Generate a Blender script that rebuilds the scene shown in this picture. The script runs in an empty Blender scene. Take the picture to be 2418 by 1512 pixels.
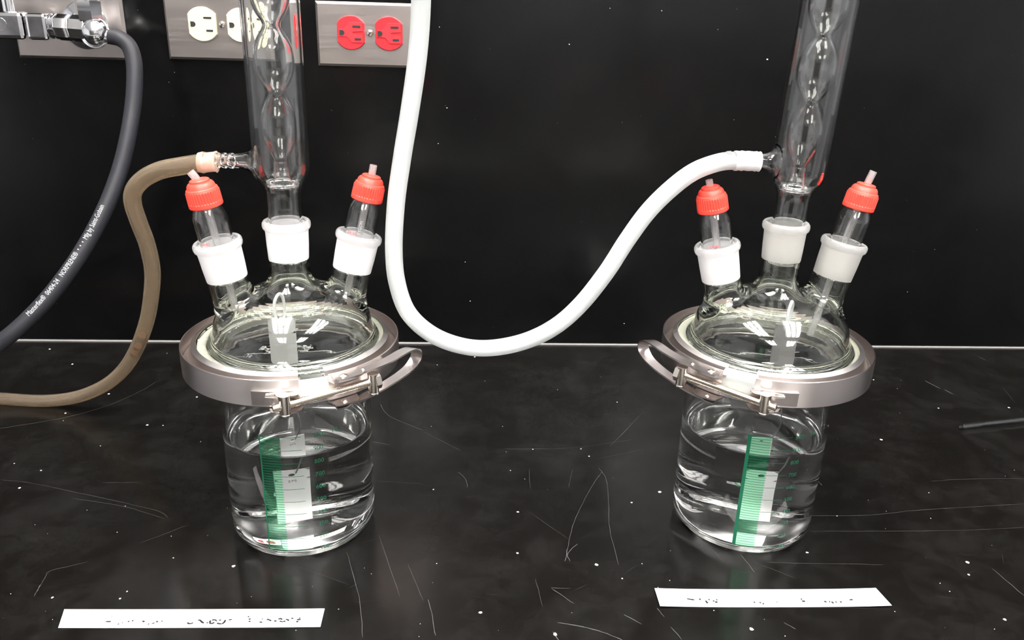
import bpy, bmesh, math, random
import numpy as np
from mathutils import Vector, Matrix
MM = 0.001
SC = bpy.context.scene
COL = SC.collection
random.seed(7)

# ---------------------------------------------------------------- camera, world, lights, exposure
cam_d = bpy.data.cameras.new('camera'); cam = bpy.data.objects.new('camera', cam_d); COL.objects.link(cam)
cam_d.sensor_width = 36.0; cam_d.lens = 28.898; cam_d.clip_start = 0.02; cam_d.clip_end = 50
_f = Vector((0.05570408, 0.92883879, -0.36627253)); _r = Vector((0.99840564, -0.04846642, 0.02893412)); _u = Vector((-0.00912322, 0.36730031, 0.93005766))
m = Matrix.Identity(4)
for i in range(3): m[i][0] = _r[i]; m[i][1] = _u[i]; m[i][2] = -_f[i]
m.translation = Vector((0, -945.5, 403.1)) * MM
cam.matrix_world = m
SC.camera = cam
SC.view_settings.view_transform = 'Standard'; SC.view_settings.look = 'None'
SC.view_settings.gamma = 1.0; SC.view_settings.use_curve_mapping = False
SC.view_settings.exposure = 0.75
w = bpy.data.worlds.new('room_air'); SC.world = w; w.use_nodes = True
w.node_tree.nodes['Background'].inputs[0].default_value = (0.8, 0.85, 1, 1)
w.node_tree.nodes['Background'].inputs[1].default_value = 0.0
LAMP_STRENGTH = 30.0
LAMP_COLOUR = (1.0, 0.97, 0.93)
cy = SC.cycles
cy.max_bounces = 20; cy.transmission_bounces = 20; cy.glossy_bounces = 8; cy.diffuse_bounces = 3; cy.transparent_max_bounces = 16
cy.caustics_reflective = True; cy.caustics_refractive = True; cy.sample_clamp_indirect = 8.0; cy.blur_glossy = 0.0
cy.use_denoising = True
try: cy.denoiser = 'OPENIMAGEDENOISE'
except Exception: pass

# ---------------------------------------------------------------- measured data (millimetres, world space)
SCR = [[0.5,[[126.0,-300.5],[116.7,-317.0],[101.0,-351.8],[88.7,-383.6],[81.3,-412.9]]],[0.55,[[123.5,-294.1],[127.4,-313.0],[123.5,-352.0],[118.9,-387.3],[118.3,-433.0]]],[0.35,[[187.1,-184.2],[140.0,-255.9]]],[0.3,[[-41.1,-227.2],[-25.9,-241.9],[-4.0,-263.0]]],[0.3,[[37.5,-259.7],[79.3,-259.7],[113.4,-255.9],[164.5,-241.5]]],[0.3,[[99.0,-296.2],[92.0,-326.9]]],[0.5,[[-5.9,-301.1],[0.9,-312.6],[2.7,-326.6]]],[0.4,[[63.7,-458.7],[78.3,-459.5]]],[0.6,[[64.2,-459.3],[79.1,-475.9]]],[0.9,[[65.2,-494.7],[82.0,-499.1],[95.1,-504.1],[107.4,-512.0]]],[1.0,[[61.0,-503.5],[64.4,-511.3]]],[0.6,[[-25.4,-470.0],[-21.7,-486.5],[-18.8,-505.7]]],[0.25,[[58.9,-296.1],[57.8,-328.8]]],[0.3,[[53.2,-448.1],[56.2,-478.9]]],[0.6,[[410.2,-440.9],[415.5,-472.3]]],[0.6,[[640.8,-32.7],[644.3,-45.4]]],[1.3,[[534.9,-104.0],[542.0,-124.7]]],[1.1,[[545.5,-127.9],[549.1,-139.2]]],[0.35,[[293.9,-370.5],[346.2,-369.8],[393.5,-362.9],[492.4,-354.1]]],[0.25,[[285.4,-392.1],[399.3,-392.3],[470.0,-388.5]]],[0.3,[[234.4,-431.4],[277.0,-433.4],[326.5,-435.4]]],[0.5,[[217.2,-420.5],[221.4,-443.9]]],[0.4,[[321.7,-317.7],[322.7,-323.8]]],[0.3,[[426.4,-318.1],[461.8,-314.0],[518.9,-313.3]]],[0.7,[[112.6,-487.3],[123.9,-497.4]]],[0.6,[[143.3,-500.1],[148.3,-512.0]]],[0.8,[[224.2,-497.3],[230.6,-503.9]]],[0.7,[[137.8,-481.4],[141.2,-490.3]]],[0.25,[[55.3,-364.3],[82.7,-400.2]]],[0.25,[[618.1,-120.8],[609.0,-158.2]]],[0.8,[[81.3,-412.9],[77.7,-428.1]]],[0.6,[[90.0,-406.7],[80.6,-419.1],[81.5,-428.2]]],[0.2,[[124.5,-278.8],[170.7,-260.5]]],[0.2,[[224.6,-431.3],[250.8,-450.6]]],[0.4,[[-449.1,-221.7],[-400.7,-200.8],[-367.6,-174.2],[-346.7,-141.2],[-337.3,-116.1]]],[0.25,[[-402.6,-312.3],[-370.1,-318.9],[-304.4,-341.0],[-254.2,-359.1],[-240.9,-369.2]]],[0.35,[[-302.3,-462.9],[-303.8,-443.1],[-303.1,-435.1],[-281.0,-424.8]]],[0.3,[[-251.5,-402.8],[-221.5,-379.1]]],[0.25,[[-313.9,-317.5],[-281.1,-316.6]]],[0.2,[[-126.7,-431.4],[-84.1,-452.8]]],[0.5,[[-90.8,-414.6],[-75.0,-466.1],[-67.3,-506.7]]],[0.25,[[-79.3,-315.0],[-36.3,-320.1]]],[0.5,[[-89.5,-167.6],[-77.4,-194.7],[-41.2,-224.4]]],[0.4,[[-88.4,-246.6],[-72.2,-252.4]]],[1.0,[[-302.6,-460.8],[-303.5,-449.9]]],[0.35,[[-67.7,-394.0],[-45.8,-466.5]]],[0.25,[[-42.5,-429.9],[-28.6,-471.1]]],[0.2,[[-329.6,-340.9],[-282.9,-353.1],[-243.7,-370.6]]]]
SPK = [[10.6,-45.1,1.36],[171.7,-333.9,1.86],[417.0,-241.4,1.49],[513.5,-173.0,1.12],[594.1,-171.3,1.36],[143.9,-349.8,1.24],[44.9,-363.1,1.3],[41.5,-418.0,1.24],[101.5,-432.8,1.61],[12.0,-483.8,1.49],[271.4,-419.8,1.24],[117.5,-273.4,0.99],[111.4,-259.7,0.87],[474.2,-102.7,1.12],[-33.3,-68.6,0.74],[41.7,-298.2,0.62],[-27.2,-329.2,0.74],[-20.7,-430.0,0.62],[685.7,-4.5,0.74],[316.5,-370.7,0.62],[415.5,-336.2,0.62],[163.2,-161.6,0.74],[101.7,-132.3,0.62],[64.9,-260.6,0.62],[62.4,-505.9,1.86],[394.8,-433.2,1.55],[387.1,-448.0,0.93],[385.3,-496.6,1.24],[118.4,-448.9,0.74],[199.2,-503.4,1.86],[-490.4,-30.3,1.49],[-446.1,-72.5,1.36],[-376.2,-146.8,1.36],[-283.0,-153.1,1.24],[-401.7,-190.0,0.99],[-172.2,-431.1,1.49],[-379.9,-325.2,1.12],[-375.0,-297.5,0.87],[-351.5,-40.5,0.62],[-242.0,-465.9,0.87],[-219.8,-421.1,0.62],[-239.9,-458.4,0.62],[-403.9,-285.5,0.62],[-341.1,-254.7,0.62],[-312.6,-214.2,1.24],[-297.2,-215.0,0.74],[-289.1,-464.1,1.0],[-135.2,-365.7,0.93],[-243.9,-123.8,0.32],[-341.3,-98.5,0.32],[359.2,-457.5,0.43],[-197.0,-356.3,0.28],[-312.4,-126.7,0.26],[361.7,-466.6,0.44],[378.8,-179.6,0.29],[136.8,-432.0,0.46],[506.9,-103.4,0.38],[194.1,-345.6,0.25],[21.7,-110.9,0.48],[362.6,-364.4,0.29],[396.4,-374.9,0.46],[354.6,-347.5,0.32],[134.3,-311.4,0.25],[-109.7,-455.1,0.21],[-326.7,-390.0,0.28],[72.8,-329.7,0.3],[602.7,-179.6,0.32],[-202.3,-393.4,0.28],[-74.7,-434.6,0.3],[76.3,-485.1,0.23],[-396.9,-205.7,0.43],[168.7,-208.2,0.3],[-244.7,-323.0,0.21],[178.3,-484.3,0.49],[200.2,-502.7,0.21],[-113.0,-499.2,0.43],[-29.6,-494.4,0.39],[372.6,-240.3,0.26],[-11.5,-144.6,0.31],[512.7,-261.2,0.2],[-430.1,-169.9,0.44],[-90.8,-239.6,0.23],[503.5,-309.1,0.26],[-450.4,-91.6,0.25],[248.6,-151.4,0.21],[37.5,-215.7,0.5],[-281.2,-352.7,0.43],[-29.7,-506.4,0.34],[-193.9,-301.0,0.21],[-33.9,-215.7,0.47],[340.9,-343.1,0.21],[-203.1,-212.7,0.26],[-159.3,-471.6,0.24],[-278.8,-486.3,0.37],[518.9,-298.7,0.47],[153.8,-451.7,0.42],[45.5,-113.3,0.26],[309.3,-487.4,0.48],[-93.7,-403.3,0.44],[143.3,-459.2,0.36],[162.5,-416.3,0.28],[337.3,-504.0,0.22],[371.9,-506.1,0.4],[-287.2,-478.1,0.24],[427.4,-412.1,0.22],[-230.2,-394.1,0.37],[211.7,-493.9,0.27],[-312.2,-484.2,0.2],[491.5,-125.3,0.44],[243.9,-479.9,0.37],[464.7,-184.4,0.4],[-87.4,-479.0,0.43],[15.6,-353.3,0.21],[-341.9,-378.0,0.35],[350.0,-388.9,0.24],[-68.8,-441.4,0.36],[-319.5,-459.9,0.45],[-309.7,-358.3,0.31],[336.6,-250.3,0.27],[23.9,-501.6,0.23],[-273.9,-388.5,0.47],[53.9,-312.6,0.46],[386.0,-89.6,0.46],[-251.5,-246.4,0.45],[-22.9,-451.8,0.25],[467.9,-167.7,0.24],[39.1,-265.3,0.36],[364.2,-427.2,0.2],[-120.7,-360.1,0.35],[236.7,-336.3,0.22],[-150.9,-465.2,0.31],[220.6,-510.2,0.39],[187.8,-388.1,0.29]]
WSP = [[331.2,346.2,1.3],[109.6,356.4,0.8],[151.6,394.3,0.6],[208.0,393.4,0.6],[-31.5,370.3,0.5],[-23.5,285.6,0.7],[196.1,29.0,0.75],[-33.3,246.0,0.6],[-1.8,106.3,0.75],[4.7,56.5,0.7],[302.3,279.8,0.5],[548.6,74.9,0.6],[571.5,130.1,0.5],[271.9,376.0,0.5],[475.9,178.5,0.27],[-519.1,118.1,0.16],[22.9,349.5,0.22],[545.4,127.2,0.31],[-182.0,257.2,0.27],[-478.8,242.0,0.34],[378.5,75.4,0.21],[293.2,106.4,0.29],[-22.6,337.8,0.15],[558.4,46.6,0.21],[353.1,261.7,0.28],[451.1,296.3,0.27],[-233.5,210.0,0.16],[-218.3,293.2,0.33],[-387.8,109.7,0.17],[611.0,357.3,0.17],[-301.7,37.2,0.28],[524.1,229.3,0.17],[-134.9,233.1,0.35],[-324.1,305.9,0.32],[-422.3,19.3,0.21],[134.9,157.5,0.33],[-460.0,72.1,0.19],[290.2,397.3,0.3],[-306.5,319.7,0.16],[-151.0,280.0,0.35],[174.3,274.0,0.35],[-316.9,316.3,0.34],[618.2,155.6,0.35],[-485.6,47.9,0.29],[267.1,82.7,0.17],[-283.8,343.9,0.25],[106.7,205.1,0.22],[363.6,85.9,0.3],[-458.3,334.1,0.19],[-256.0,185.4,0.19],[194.6,282.0,0.22],[323.8,38.6,0.19],[-134.6,17.5,0.19],[-472.4,320.7,0.32],[353.7,41.5,0.25],[-464.0,280.6,0.29],[-72.1,348.8,0.23],[7.8,273.4,0.24],[-347.2,378.5,0.31],[325.4,256.8,0.17],[-189.0,192.7,0.33],[33.6,22.5,0.26],[-323.8,168.1,0.27],[176.0,131.8,0.15],[-23.0,97.3,0.18],[-455.0,323.9,0.21],[-25.1,287.9,0.28],[-324.4,269.7,0.29],[113.2,30.0,0.34],[-225.9,275.8,0.26],[101.0,271.8,0.32],[-299.5,223.9,0.17],[523.0,190.6,0.35],[-372.5,129.1,0.27]]
T1 = [[[-242.45,-489.43],[-238.61,-489.5]],[[-240.48,-484.14],[-239.97,-484.38]],[[-233.33,-491.8],[-232.38,-492.17]],[[-230.76,-490.91],[-230.2,-490.69]],[[-227.63,-489.32],[-226.47,-489.81]],[[-225.14,-489.01],[-224.05,-488.67]],[[-218.18,-489.12],[-216.24,-489.97]],[[-213.28,-492.13],[-212.42,-492.26]],[[-210.91,-491.7],[-210.5,-491.24]],[[-210.25,-491.94],[-209.44,-490.79]],[[-208.78,-489.62],[-207.14,-490.35]],[[-205.41,-489.44],[-204.18,-489.69]],[[-187.45,-491.14],[-186.17,-492.1],[-184.53,-492.13],[-183.59,-491.2]],[[-181.11,-489.12],[-179.78,-488.9],[-178.04,-490.58],[-176.14,-492.03]],[[-174.54,-491.35],[-173.42,-491.84]],[[-172.52,-489.26],[-172.1,-491.86],[-170.22,-492.12],[-169.57,-490.96]],[[-171.51,-489.03],[-169.68,-488.83],[-167.87,-490.28]],[[-167.41,-491.93],[-165.57,-492.67],[-163.57,-492.46],[-162.61,-490.6],[-162.73,-488.94]],[[-166.83,-489.58],[-165.44,-488.66]],[[-160.41,-488.97],[-158.02,-488.66]],[[-148.32,-486.06],[-147.18,-486.32]],[[-147.15,-488.47],[-145.49,-488.5]],[[-146.73,-490.85],[-145.13,-490.64]],[[-139.22,-491.21],[-136.99,-491.95]],[[-138.17,-488.61],[-137.39,-488.39]],[[-134.79,-488.91],[-133.02,-489.41],[-131.26,-490.63]],[[-129.48,-490.42],[-127.72,-490.92]],[[-126.88,-489.03],[-125.36,-488.34],[-124.28,-489.55]],[[-125.69,-490.71],[-123.47,-491.46],[-121.54,-490.78]],[[-121.88,-489.11],[-120.06,-489.85],[-119.62,-490.81]],[[-118.27,-488.45],[-116.64,-488.24]],[[-114.28,-489.71],[-111.4,-489.51]],[[-114.37,-491.37],[-112.62,-491.87]],[[-112.88,-488.3],[-112.14,-487.83]]]
T2 = [[[161.23,-472.95],[166.75,-474.23]],[[170.27,-473.56],[171.58,-473.34]],[[174.02,-475.78],[175.65,-475.32]],[[174.4,-476.86],[176.02,-477.0]],[[176.87,-473.9],[178.19,-473.68]],[[179.81,-475.38],[181.12,-475.16]],[[181.14,-476.6],[183.1,-476.15]],[[182.65,-474.22],[183.72,-474.0]],[[209.68,-476.3],[210.33,-477.39]],[[213.62,-477.08],[214.71,-477.57]],[[215.64,-478.06],[216.4,-478.79]],[[226.24,-477.02],[226.99,-476.79]],[[245.29,-473.92],[246.29,-474.17]],[[245.3,-476.1],[247.73,-476.37]],[[261.34,-476.81],[263.25,-477.32]],[[265.03,-477.11],[265.94,-477.36]],[[266.88,-477.13],[267.76,-479.07]],[[269.76,-476.93],[270.42,-478.39]],[[273.39,-476.99],[273.95,-478.44]],[[280.84,-475.89],[283.59,-475.44]]]
WHITE = [[-37.1,-400.0,475.0],[-31.8,-392.0,442.4],[-30.2,-386.0,414.2],[-31.1,-380.0,389.1],[-33.8,-376.0,362.8],[-39.2,-374.0,329.7],[-45.1,-372.0,297.8],[-50.2,-372.0,264.9],[-52.7,-370.0,230.0],[-51.0,-368.0,203.4],[-43.2,-366.0,179.3],[-25.8,-366.0,162.2],[-3.3,-366.0,152.9],[19.4,-368.0,152.2],[45.2,-368.0,158.1],[67.2,-370.0,171.0],[85.5,-370.0,189.0],[102.6,-372.0,215.0],[116.3,-372.0,240.1],[129.9,-372.0,261.8],[145.2,-372.0,279.0],[160.6,-372.0,291.5],[178.1,-372.0,298.4],[191.6,-372.0,299.6],[206.3,-372.0,299.3]]
AMBER = [[-172.0,-373.0,291.9],[-180.6,-373.0,291.2],[-196.2,-370.0,288.0],[-213.8,-362.0,283.1],[-230.0,-352.0,274.8],[-242.3,-342.0,263.8],[-247.1,-335.0,252.0],[-248.7,-325.0,235.4],[-249.9,-312.0,213.3],[-253.4,-300.0,188.4],[-262.8,-286.0,161.4],[-276.9,-268.0,131.2],[-299.3,-244.0,94.5],[-325.1,-220.0,61.9],[-354.8,-200.0,35.4],[-390.7,-185.0,15.6],[-430.2,-176.0,6.5],[-475.0,-171.0,6.5],[-525.3,-168.0,7.8]]
BLACK = [[-357.3,-58.0,354.3],[-347.4,-60.0,352.2],[-339.3,-62.0,345.3],[-335.1,-66.0,331.5],[-334.5,-72.0,313.7],[-336.5,-80.0,289.7],[-340.4,-92.0,262.1],[-347.1,-105.0,232.5],[-356.5,-120.0,203.5],[-369.1,-136.0,175.0],[-384.5,-152.0,147.8],[-403.2,-168.0,121.4],[-423.3,-182.0,99.2],[-447.1,-192.0,79.2],[-483.2,-196.0,56.5],[-531.5,-190.0,32.9]]

# ---------------------------------------------------------------- materials
def new_mat(name):
    mt = bpy.data.materials.new(name); mt.use_nodes = True
    nt = mt.node_tree; nt.nodes.clear()
    out = nt.nodes.new('ShaderNodeOutputMaterial')
    return mt, nt, out
def principled(name, col, rough=.5, metal=0., **kw):
    mt, nt, out = new_mat(name)
    p = nt.nodes.new('ShaderNodeBsdfPrincipled'); nt.links.new(p.outputs[0], out.inputs[0])
    p.inputs['Base Color'].default_value = (*col, 1); p.inputs['Roughness'].default_value = rough; p.inputs['Metallic'].default_value = metal
    for k, v in kw.items(): p.inputs[k.replace('_', ' ')].default_value = v
    return mt
def noise_bump(mt, scale, strength, dist=.0002, stretch=None, rough=None):
    nt = mt.node_tree; p = [n for n in nt.nodes if n.type == 'BSDF_PRINCIPLED'][0]
    tc = nt.nodes.new('ShaderNodeTexCoord'); mp = nt.nodes.new('ShaderNodeMapping'); n = nt.nodes.new('ShaderNodeTexNoise'); b = nt.nodes.new('ShaderNodeBump')
    nt.links.new(tc.outputs['Object'], mp.inputs[0]); nt.links.new(mp.outputs[0], n.inputs[0])
    if stretch: mp.inputs['Scale'].default_value = stretch
    n.inputs['Scale'].default_value = scale; n.inputs['Detail'].default_value = 4
    b.inputs['Strength'].default_value = strength; b.inputs['Distance'].default_value = dist
    nt.links.new(n.outputs[0], b.inputs['Height']); nt.links.new(b.outputs[0], p.inputs['Normal'])
    if rough:
        r = nt.nodes.new('ShaderNodeMapRange'); r.inputs[3].default_value = rough[0]; r.inputs[4].default_value = rough[1]
        nt.links.new(n.outputs[0], r.inputs[0]); nt.links.new(r.outputs[0], p.inputs['Roughness'])
    return mt
def glass(name, ior=1.5, col=(1, 1, 1), rough=0.0):
    mt, nt, out = new_mat(name)
    g = nt.nodes.new('ShaderNodeBsdfGlass'); g.inputs['IOR'].default_value = ior; g.inputs['Color'].default_value = (*col, 1); g.inputs['Roughness'].default_value = rough
    nt.links.new(g.outputs[0], out.inputs[0]); return mt
def frost(name, diff, trans, spec, clear=0.0, col=(.95, .94, .95)):
    mt, nt, out = new_mat(name)
    d = nt.nodes.new('ShaderNodeBsdfDiffuse'); t = nt.nodes.new('ShaderNodeBsdfTranslucent'); g = nt.nodes.new('ShaderNodeBsdfGlossy'); tr = nt.nodes.new('ShaderNodeBsdfGlass')
    for x in (d, t, g): x.inputs['Color'].default_value = (*col, 1)
    g.inputs['Roughness'].default_value = .25; tr.inputs['Roughness'].default_value = .22; tr.inputs['IOR'].default_value = 1.25
    m1 = nt.nodes.new('ShaderNodeMixShader'); m1.inputs[0].default_value = trans / (diff + trans)
    nt.links.new(d.outputs[0], m1.inputs[1]); nt.links.new(t.outputs[0], m1.inputs[2])
    m2 = nt.nodes.new('ShaderNodeMixShader'); m2.inputs[0].default_value = spec
    nt.links.new(m1.outputs[0], m2.inputs[1]); nt.links.new(g.outputs[0], m2.inputs[2])
    m3 = nt.nodes.new('ShaderNodeMixShader'); m3.inputs[0].default_value = clear
    nt.links.new(m2.outputs[0], m3.inputs[1]); nt.links.new(tr.outputs[0], m3.inputs[2])
    nt.links.new(m3.outputs[0], out.inputs[0]); return mt

M = {}
M['glass'] = glass('borosilicate_glass', 1.48, (.997, 1, .998))
M['lidglass'] = glass('thick_glass', 1.48, (.99, 1, .985))
M['water_top'] = glass('water_surface', 1.33)
M['water_side'] = glass('water_against_glass', 1.33 / 1.48)
M['frost'] = frost('ground_glass_dry', .6, .4, .08, .05)
M['frost_wet'] = frost('ground_glass_greased', .5, .4, .1, .62, (.86, .85, .82))
M['steel'] = principled('stainless_steel', (.66, .605, .585), .33, 1.0, Anisotropic=.85, Anisotropic_Rotation=.25)
_n = M['steel'].node_tree; _tn = _n.nodes.new('ShaderNodeTangent'); _tn.direction_type = 'RADIAL'; _tn.axis = 'Z'; _n.links.new(_tn.outputs[0], _n.nodes['Principled BSDF'].inputs['Tangent'])
M['steel_ring'] = principled('stainless_steel_ring', (.62, .58, .56), .3, 1.0)
M['steel_dull'] = noise_bump(principled('stainless_steel_lever', (.47, .43, .42), .3, 1.0), 300, .05)
M['chrome'] = noise_bump(principled('chrome_plating', (.82, .82, .84), .08, 1.0), 90, .06, .0004, None, (.04, .2))
M['nickel'] = principled('nickel_screws', (.80, .74, .66), .18, 1.0)
M['plate'] = noise_bump(principled('brushed_plate', (.54, .49, .465), .33, 1.0), 260, .12, .0002, (.06, 1, 1), (.26, .42))
M['coupon'] = noise_bump(principled('ground_metal_coupon', (.88, .87, .87), .42, .6), 900, .2, .0001, (1, 1, .1))
M['coupon_dull'] = noise_bump(principled('dull_metal_coupon', (.36, .35, .35), .5, .6), 900, .2, .0001)
M['cap'] = noise_bump(principled('red_plastic', (.80, .055, .035), .42, 0, Subsurface_Weight=.12, Subsurface_Radius=(.004, .001, .0006)), 500, .05)
M['cap'].node_tree.nodes['Principled BSDF'].inputs['Subsurface Scale'].default_value = .6
M['red_outlet'] = principled('red_receptacle', (.55, .022, .03), .3)
M['red_face'] = principled('red_receptacle_face', (.58, .03, .04), .3)
M['cream'] = principled('ivory_receptacle', (.62, .60, .40), .32)
M['slot'] = principled('dark_slot', (.01, .01, .01), .6)
M['paper'] = principled('white_paper', (.60, .60, .60), .8)
M['ink'] = principled('faint_grey_pen', (.012, .012, .014), .7, 0, Specular_IOR_Level=.1)
M['white_print'] = principled('white_hose_print', (.42, .42, .44), .6)
M['clear_print'] = principled('pale_tube_print', (.8, .8, .8), .5)
M['red_print'] = principled('red_glass_print', (.6, .06, .07), .5)
M['rubber'] = noise_bump(principled('black_rubber_hose', (.017, .017, .021), .5, 0, Specular_IOR_Level=.28), 700, .12)
M['silicone'] = frost('milky_silicone', .64, .36, .13, .40, (.90, .925, .925))
M['silicone_dense'] = frost('milky_silicone_stretched', .7, .3, .08, .05, (.96, .96, .96))
M['amber'] = frost('yellowed_vinyl', .35, .65, .18, .68, (.50, .43, .35))
M['amber'].node_tree.nodes['Glass BSDF'].inputs['Color'].default_value = (.93, .88, .80, 1)
M['amber'].node_tree.nodes['Glass BSDF'].inputs['Roughness'].default_value = .12
M['amber_end'] = frost('vinyl_cuff', .45, .55, .12, .5, (.95, .80, .68))
M['thin_tube'] = frost('clear_plastic_tube', .35, .65, .1, .72, (.93, .92, .92))
M['gasket'] = principled('white_polymer', (.88, .88, .86), .35)
M['clear_spacer'] = frost('translucent_spacer', .5, .5, .1, .45, (.9, .93, .92))
M['seal'] = principled('cream_silicone_seal', (.86, .84, .74), .45)
M['thread'] = principled('white_thread', (.85, .85, .85), .5)
M['wire'] = principled('dark_wire', (.12, .12, .12), .4)
M['liquid_stain'] = principled('rusty_stain', (.16, .07, .03), .5)

def green_film(name, a, col=(.0, .17, .075)):
    mt, nt, out = new_mat(name)
    d = nt.nodes.new('ShaderNodeBsdfDiffuse'); d.inputs[0].default_value = (*col, 1)
    t = nt.nodes.new('ShaderNodeBsdfTransparent'); t.inputs[0].default_value = (.55, 1, .72, 1)
    mx = nt.nodes.new('ShaderNodeMixShader'); mx.inputs[0].default_value = a
    nt.links.new(t.outputs[0], mx.inputs[1]); nt.links.new(d.outputs[0], mx.inputs[2]); nt.links.new(mx.outputs[0], out.inputs[0]); return mt
M['green'] = principled('green_enamel', (.0, .095, .045), .45)
M['green_film'] = green_film('green_enamel_film', .13)
M['green_film_left'] = green_film('green_enamel_thin_film', .07)

def epoxy(name, base, spk, spec):
    mt = principled(name, base, .2)
    nt = mt.node_tree; p = nt.nodes['Principled BSDF']
    p.inputs['Specular IOR Level'].default_value = spec
    tc = nt.nodes.new('ShaderNodeTexCoord')
    n1 = nt.nodes.new('ShaderNodeTexNoise'); n1.inputs['Scale'].default_value = 4.5; n1.inputs['Detail'].default_value = 7; n1.inputs['Roughness'].default_value = .62
    n2 = nt.nodes.new('ShaderNodeTexNoise'); n2.inputs['Scale'].default_value = 420; n2.inputs['Detail'].default_value = 3
    n3 = nt.nodes.new('ShaderNodeTexNoise'); n3.inputs['Scale'].default_value = 26; n3.inputs['Detail'].default_value = 8; n3.inputs['Roughness'].default_value = .75
    for n in (n1, n2, n3): nt.links.new(tc.outputs['Object'], n.inputs[0])
    r = nt.nodes.new('ShaderNodeMapRange'); r.inputs[1].default_value = .3; r.inputs[2].default_value = .72; r.inputs[3].default_value = .12; r.inputs[4].default_value = .27
    nt.links.new(n1.outputs[0], r.inputs[0]); nt.links.new(r.outputs[0], p.inputs['Roughness'])
    cr = nt.nodes.new('ShaderNodeValToRGB'); cr.color_ramp.elements[0].position = .45; cr.color_ramp.elements[1].position = .85
    cr.color_ramp.elements[0].color = (*base, 1); cr.color_ramp.elements[1].color = (*spk, 1)
    nt.links.new(n3.outputs[0], cr.inputs[0]); nt.links.new(cr.outputs[0], p.inputs['Base Color'])
    b = nt.nodes.new('ShaderNodeBump'); b.inputs['Strength'].default_value = .12; b.inputs['Distance'].default_value = .0001
    nt.links.new(n2.outputs[0], b.inputs['Height']); nt.links.new(b.outputs[0], p.inputs['Normal'])
    return mt
M['bench'] = epoxy('black_epoxy_bench', (.0034, .0030, .0027), (.011, .0105, .010), .27)
M['splash'] = epoxy('black_epoxy_backsplash', (.0018, .0017, .0018), (.004, .0038, .0038), .34)
M['chip'] = principled('white_fleck', (.75, .75, .73), .6)
M['scratch'] = principled('scratch_mark', (.07, .069, .067), .6)
M['caulk'] = principled('grey_caulk', (.17, .165, .16), .4)
M['room'] = principled('painted_room_wall', (.50, .51, .54), .8)
M['ceil'] = noise_bump(principled('ceiling_board', (.80, .80, .78), .9), 40, .1)
M['floor'] = noise_bump(principled('vinyl_floor', (.30, .29, .28), .4), 10, .05)
M['cabinet'] = noise_bump(principled('grey_cabinet', (.15, .145, .14), .5), 20, .05)
M['dark_cab'] = principled('dark_laminate', (.05, .048, .047), .5)
_m, _n, _o = new_mat('lamp_tube'); _e = _n.nodes.new('ShaderNodeEmission'); _e.inputs[0].default_value = (*LAMP_COLOUR, 1); _e.inputs[1].default_value = LAMP_STRENGTH; _n.links.new(_e.outputs[0], _o.inputs[0]); M['lamp'] = _m
M['lamp_housing'] = principled('white_enamel', (.85, .85, .85), .5)

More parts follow.
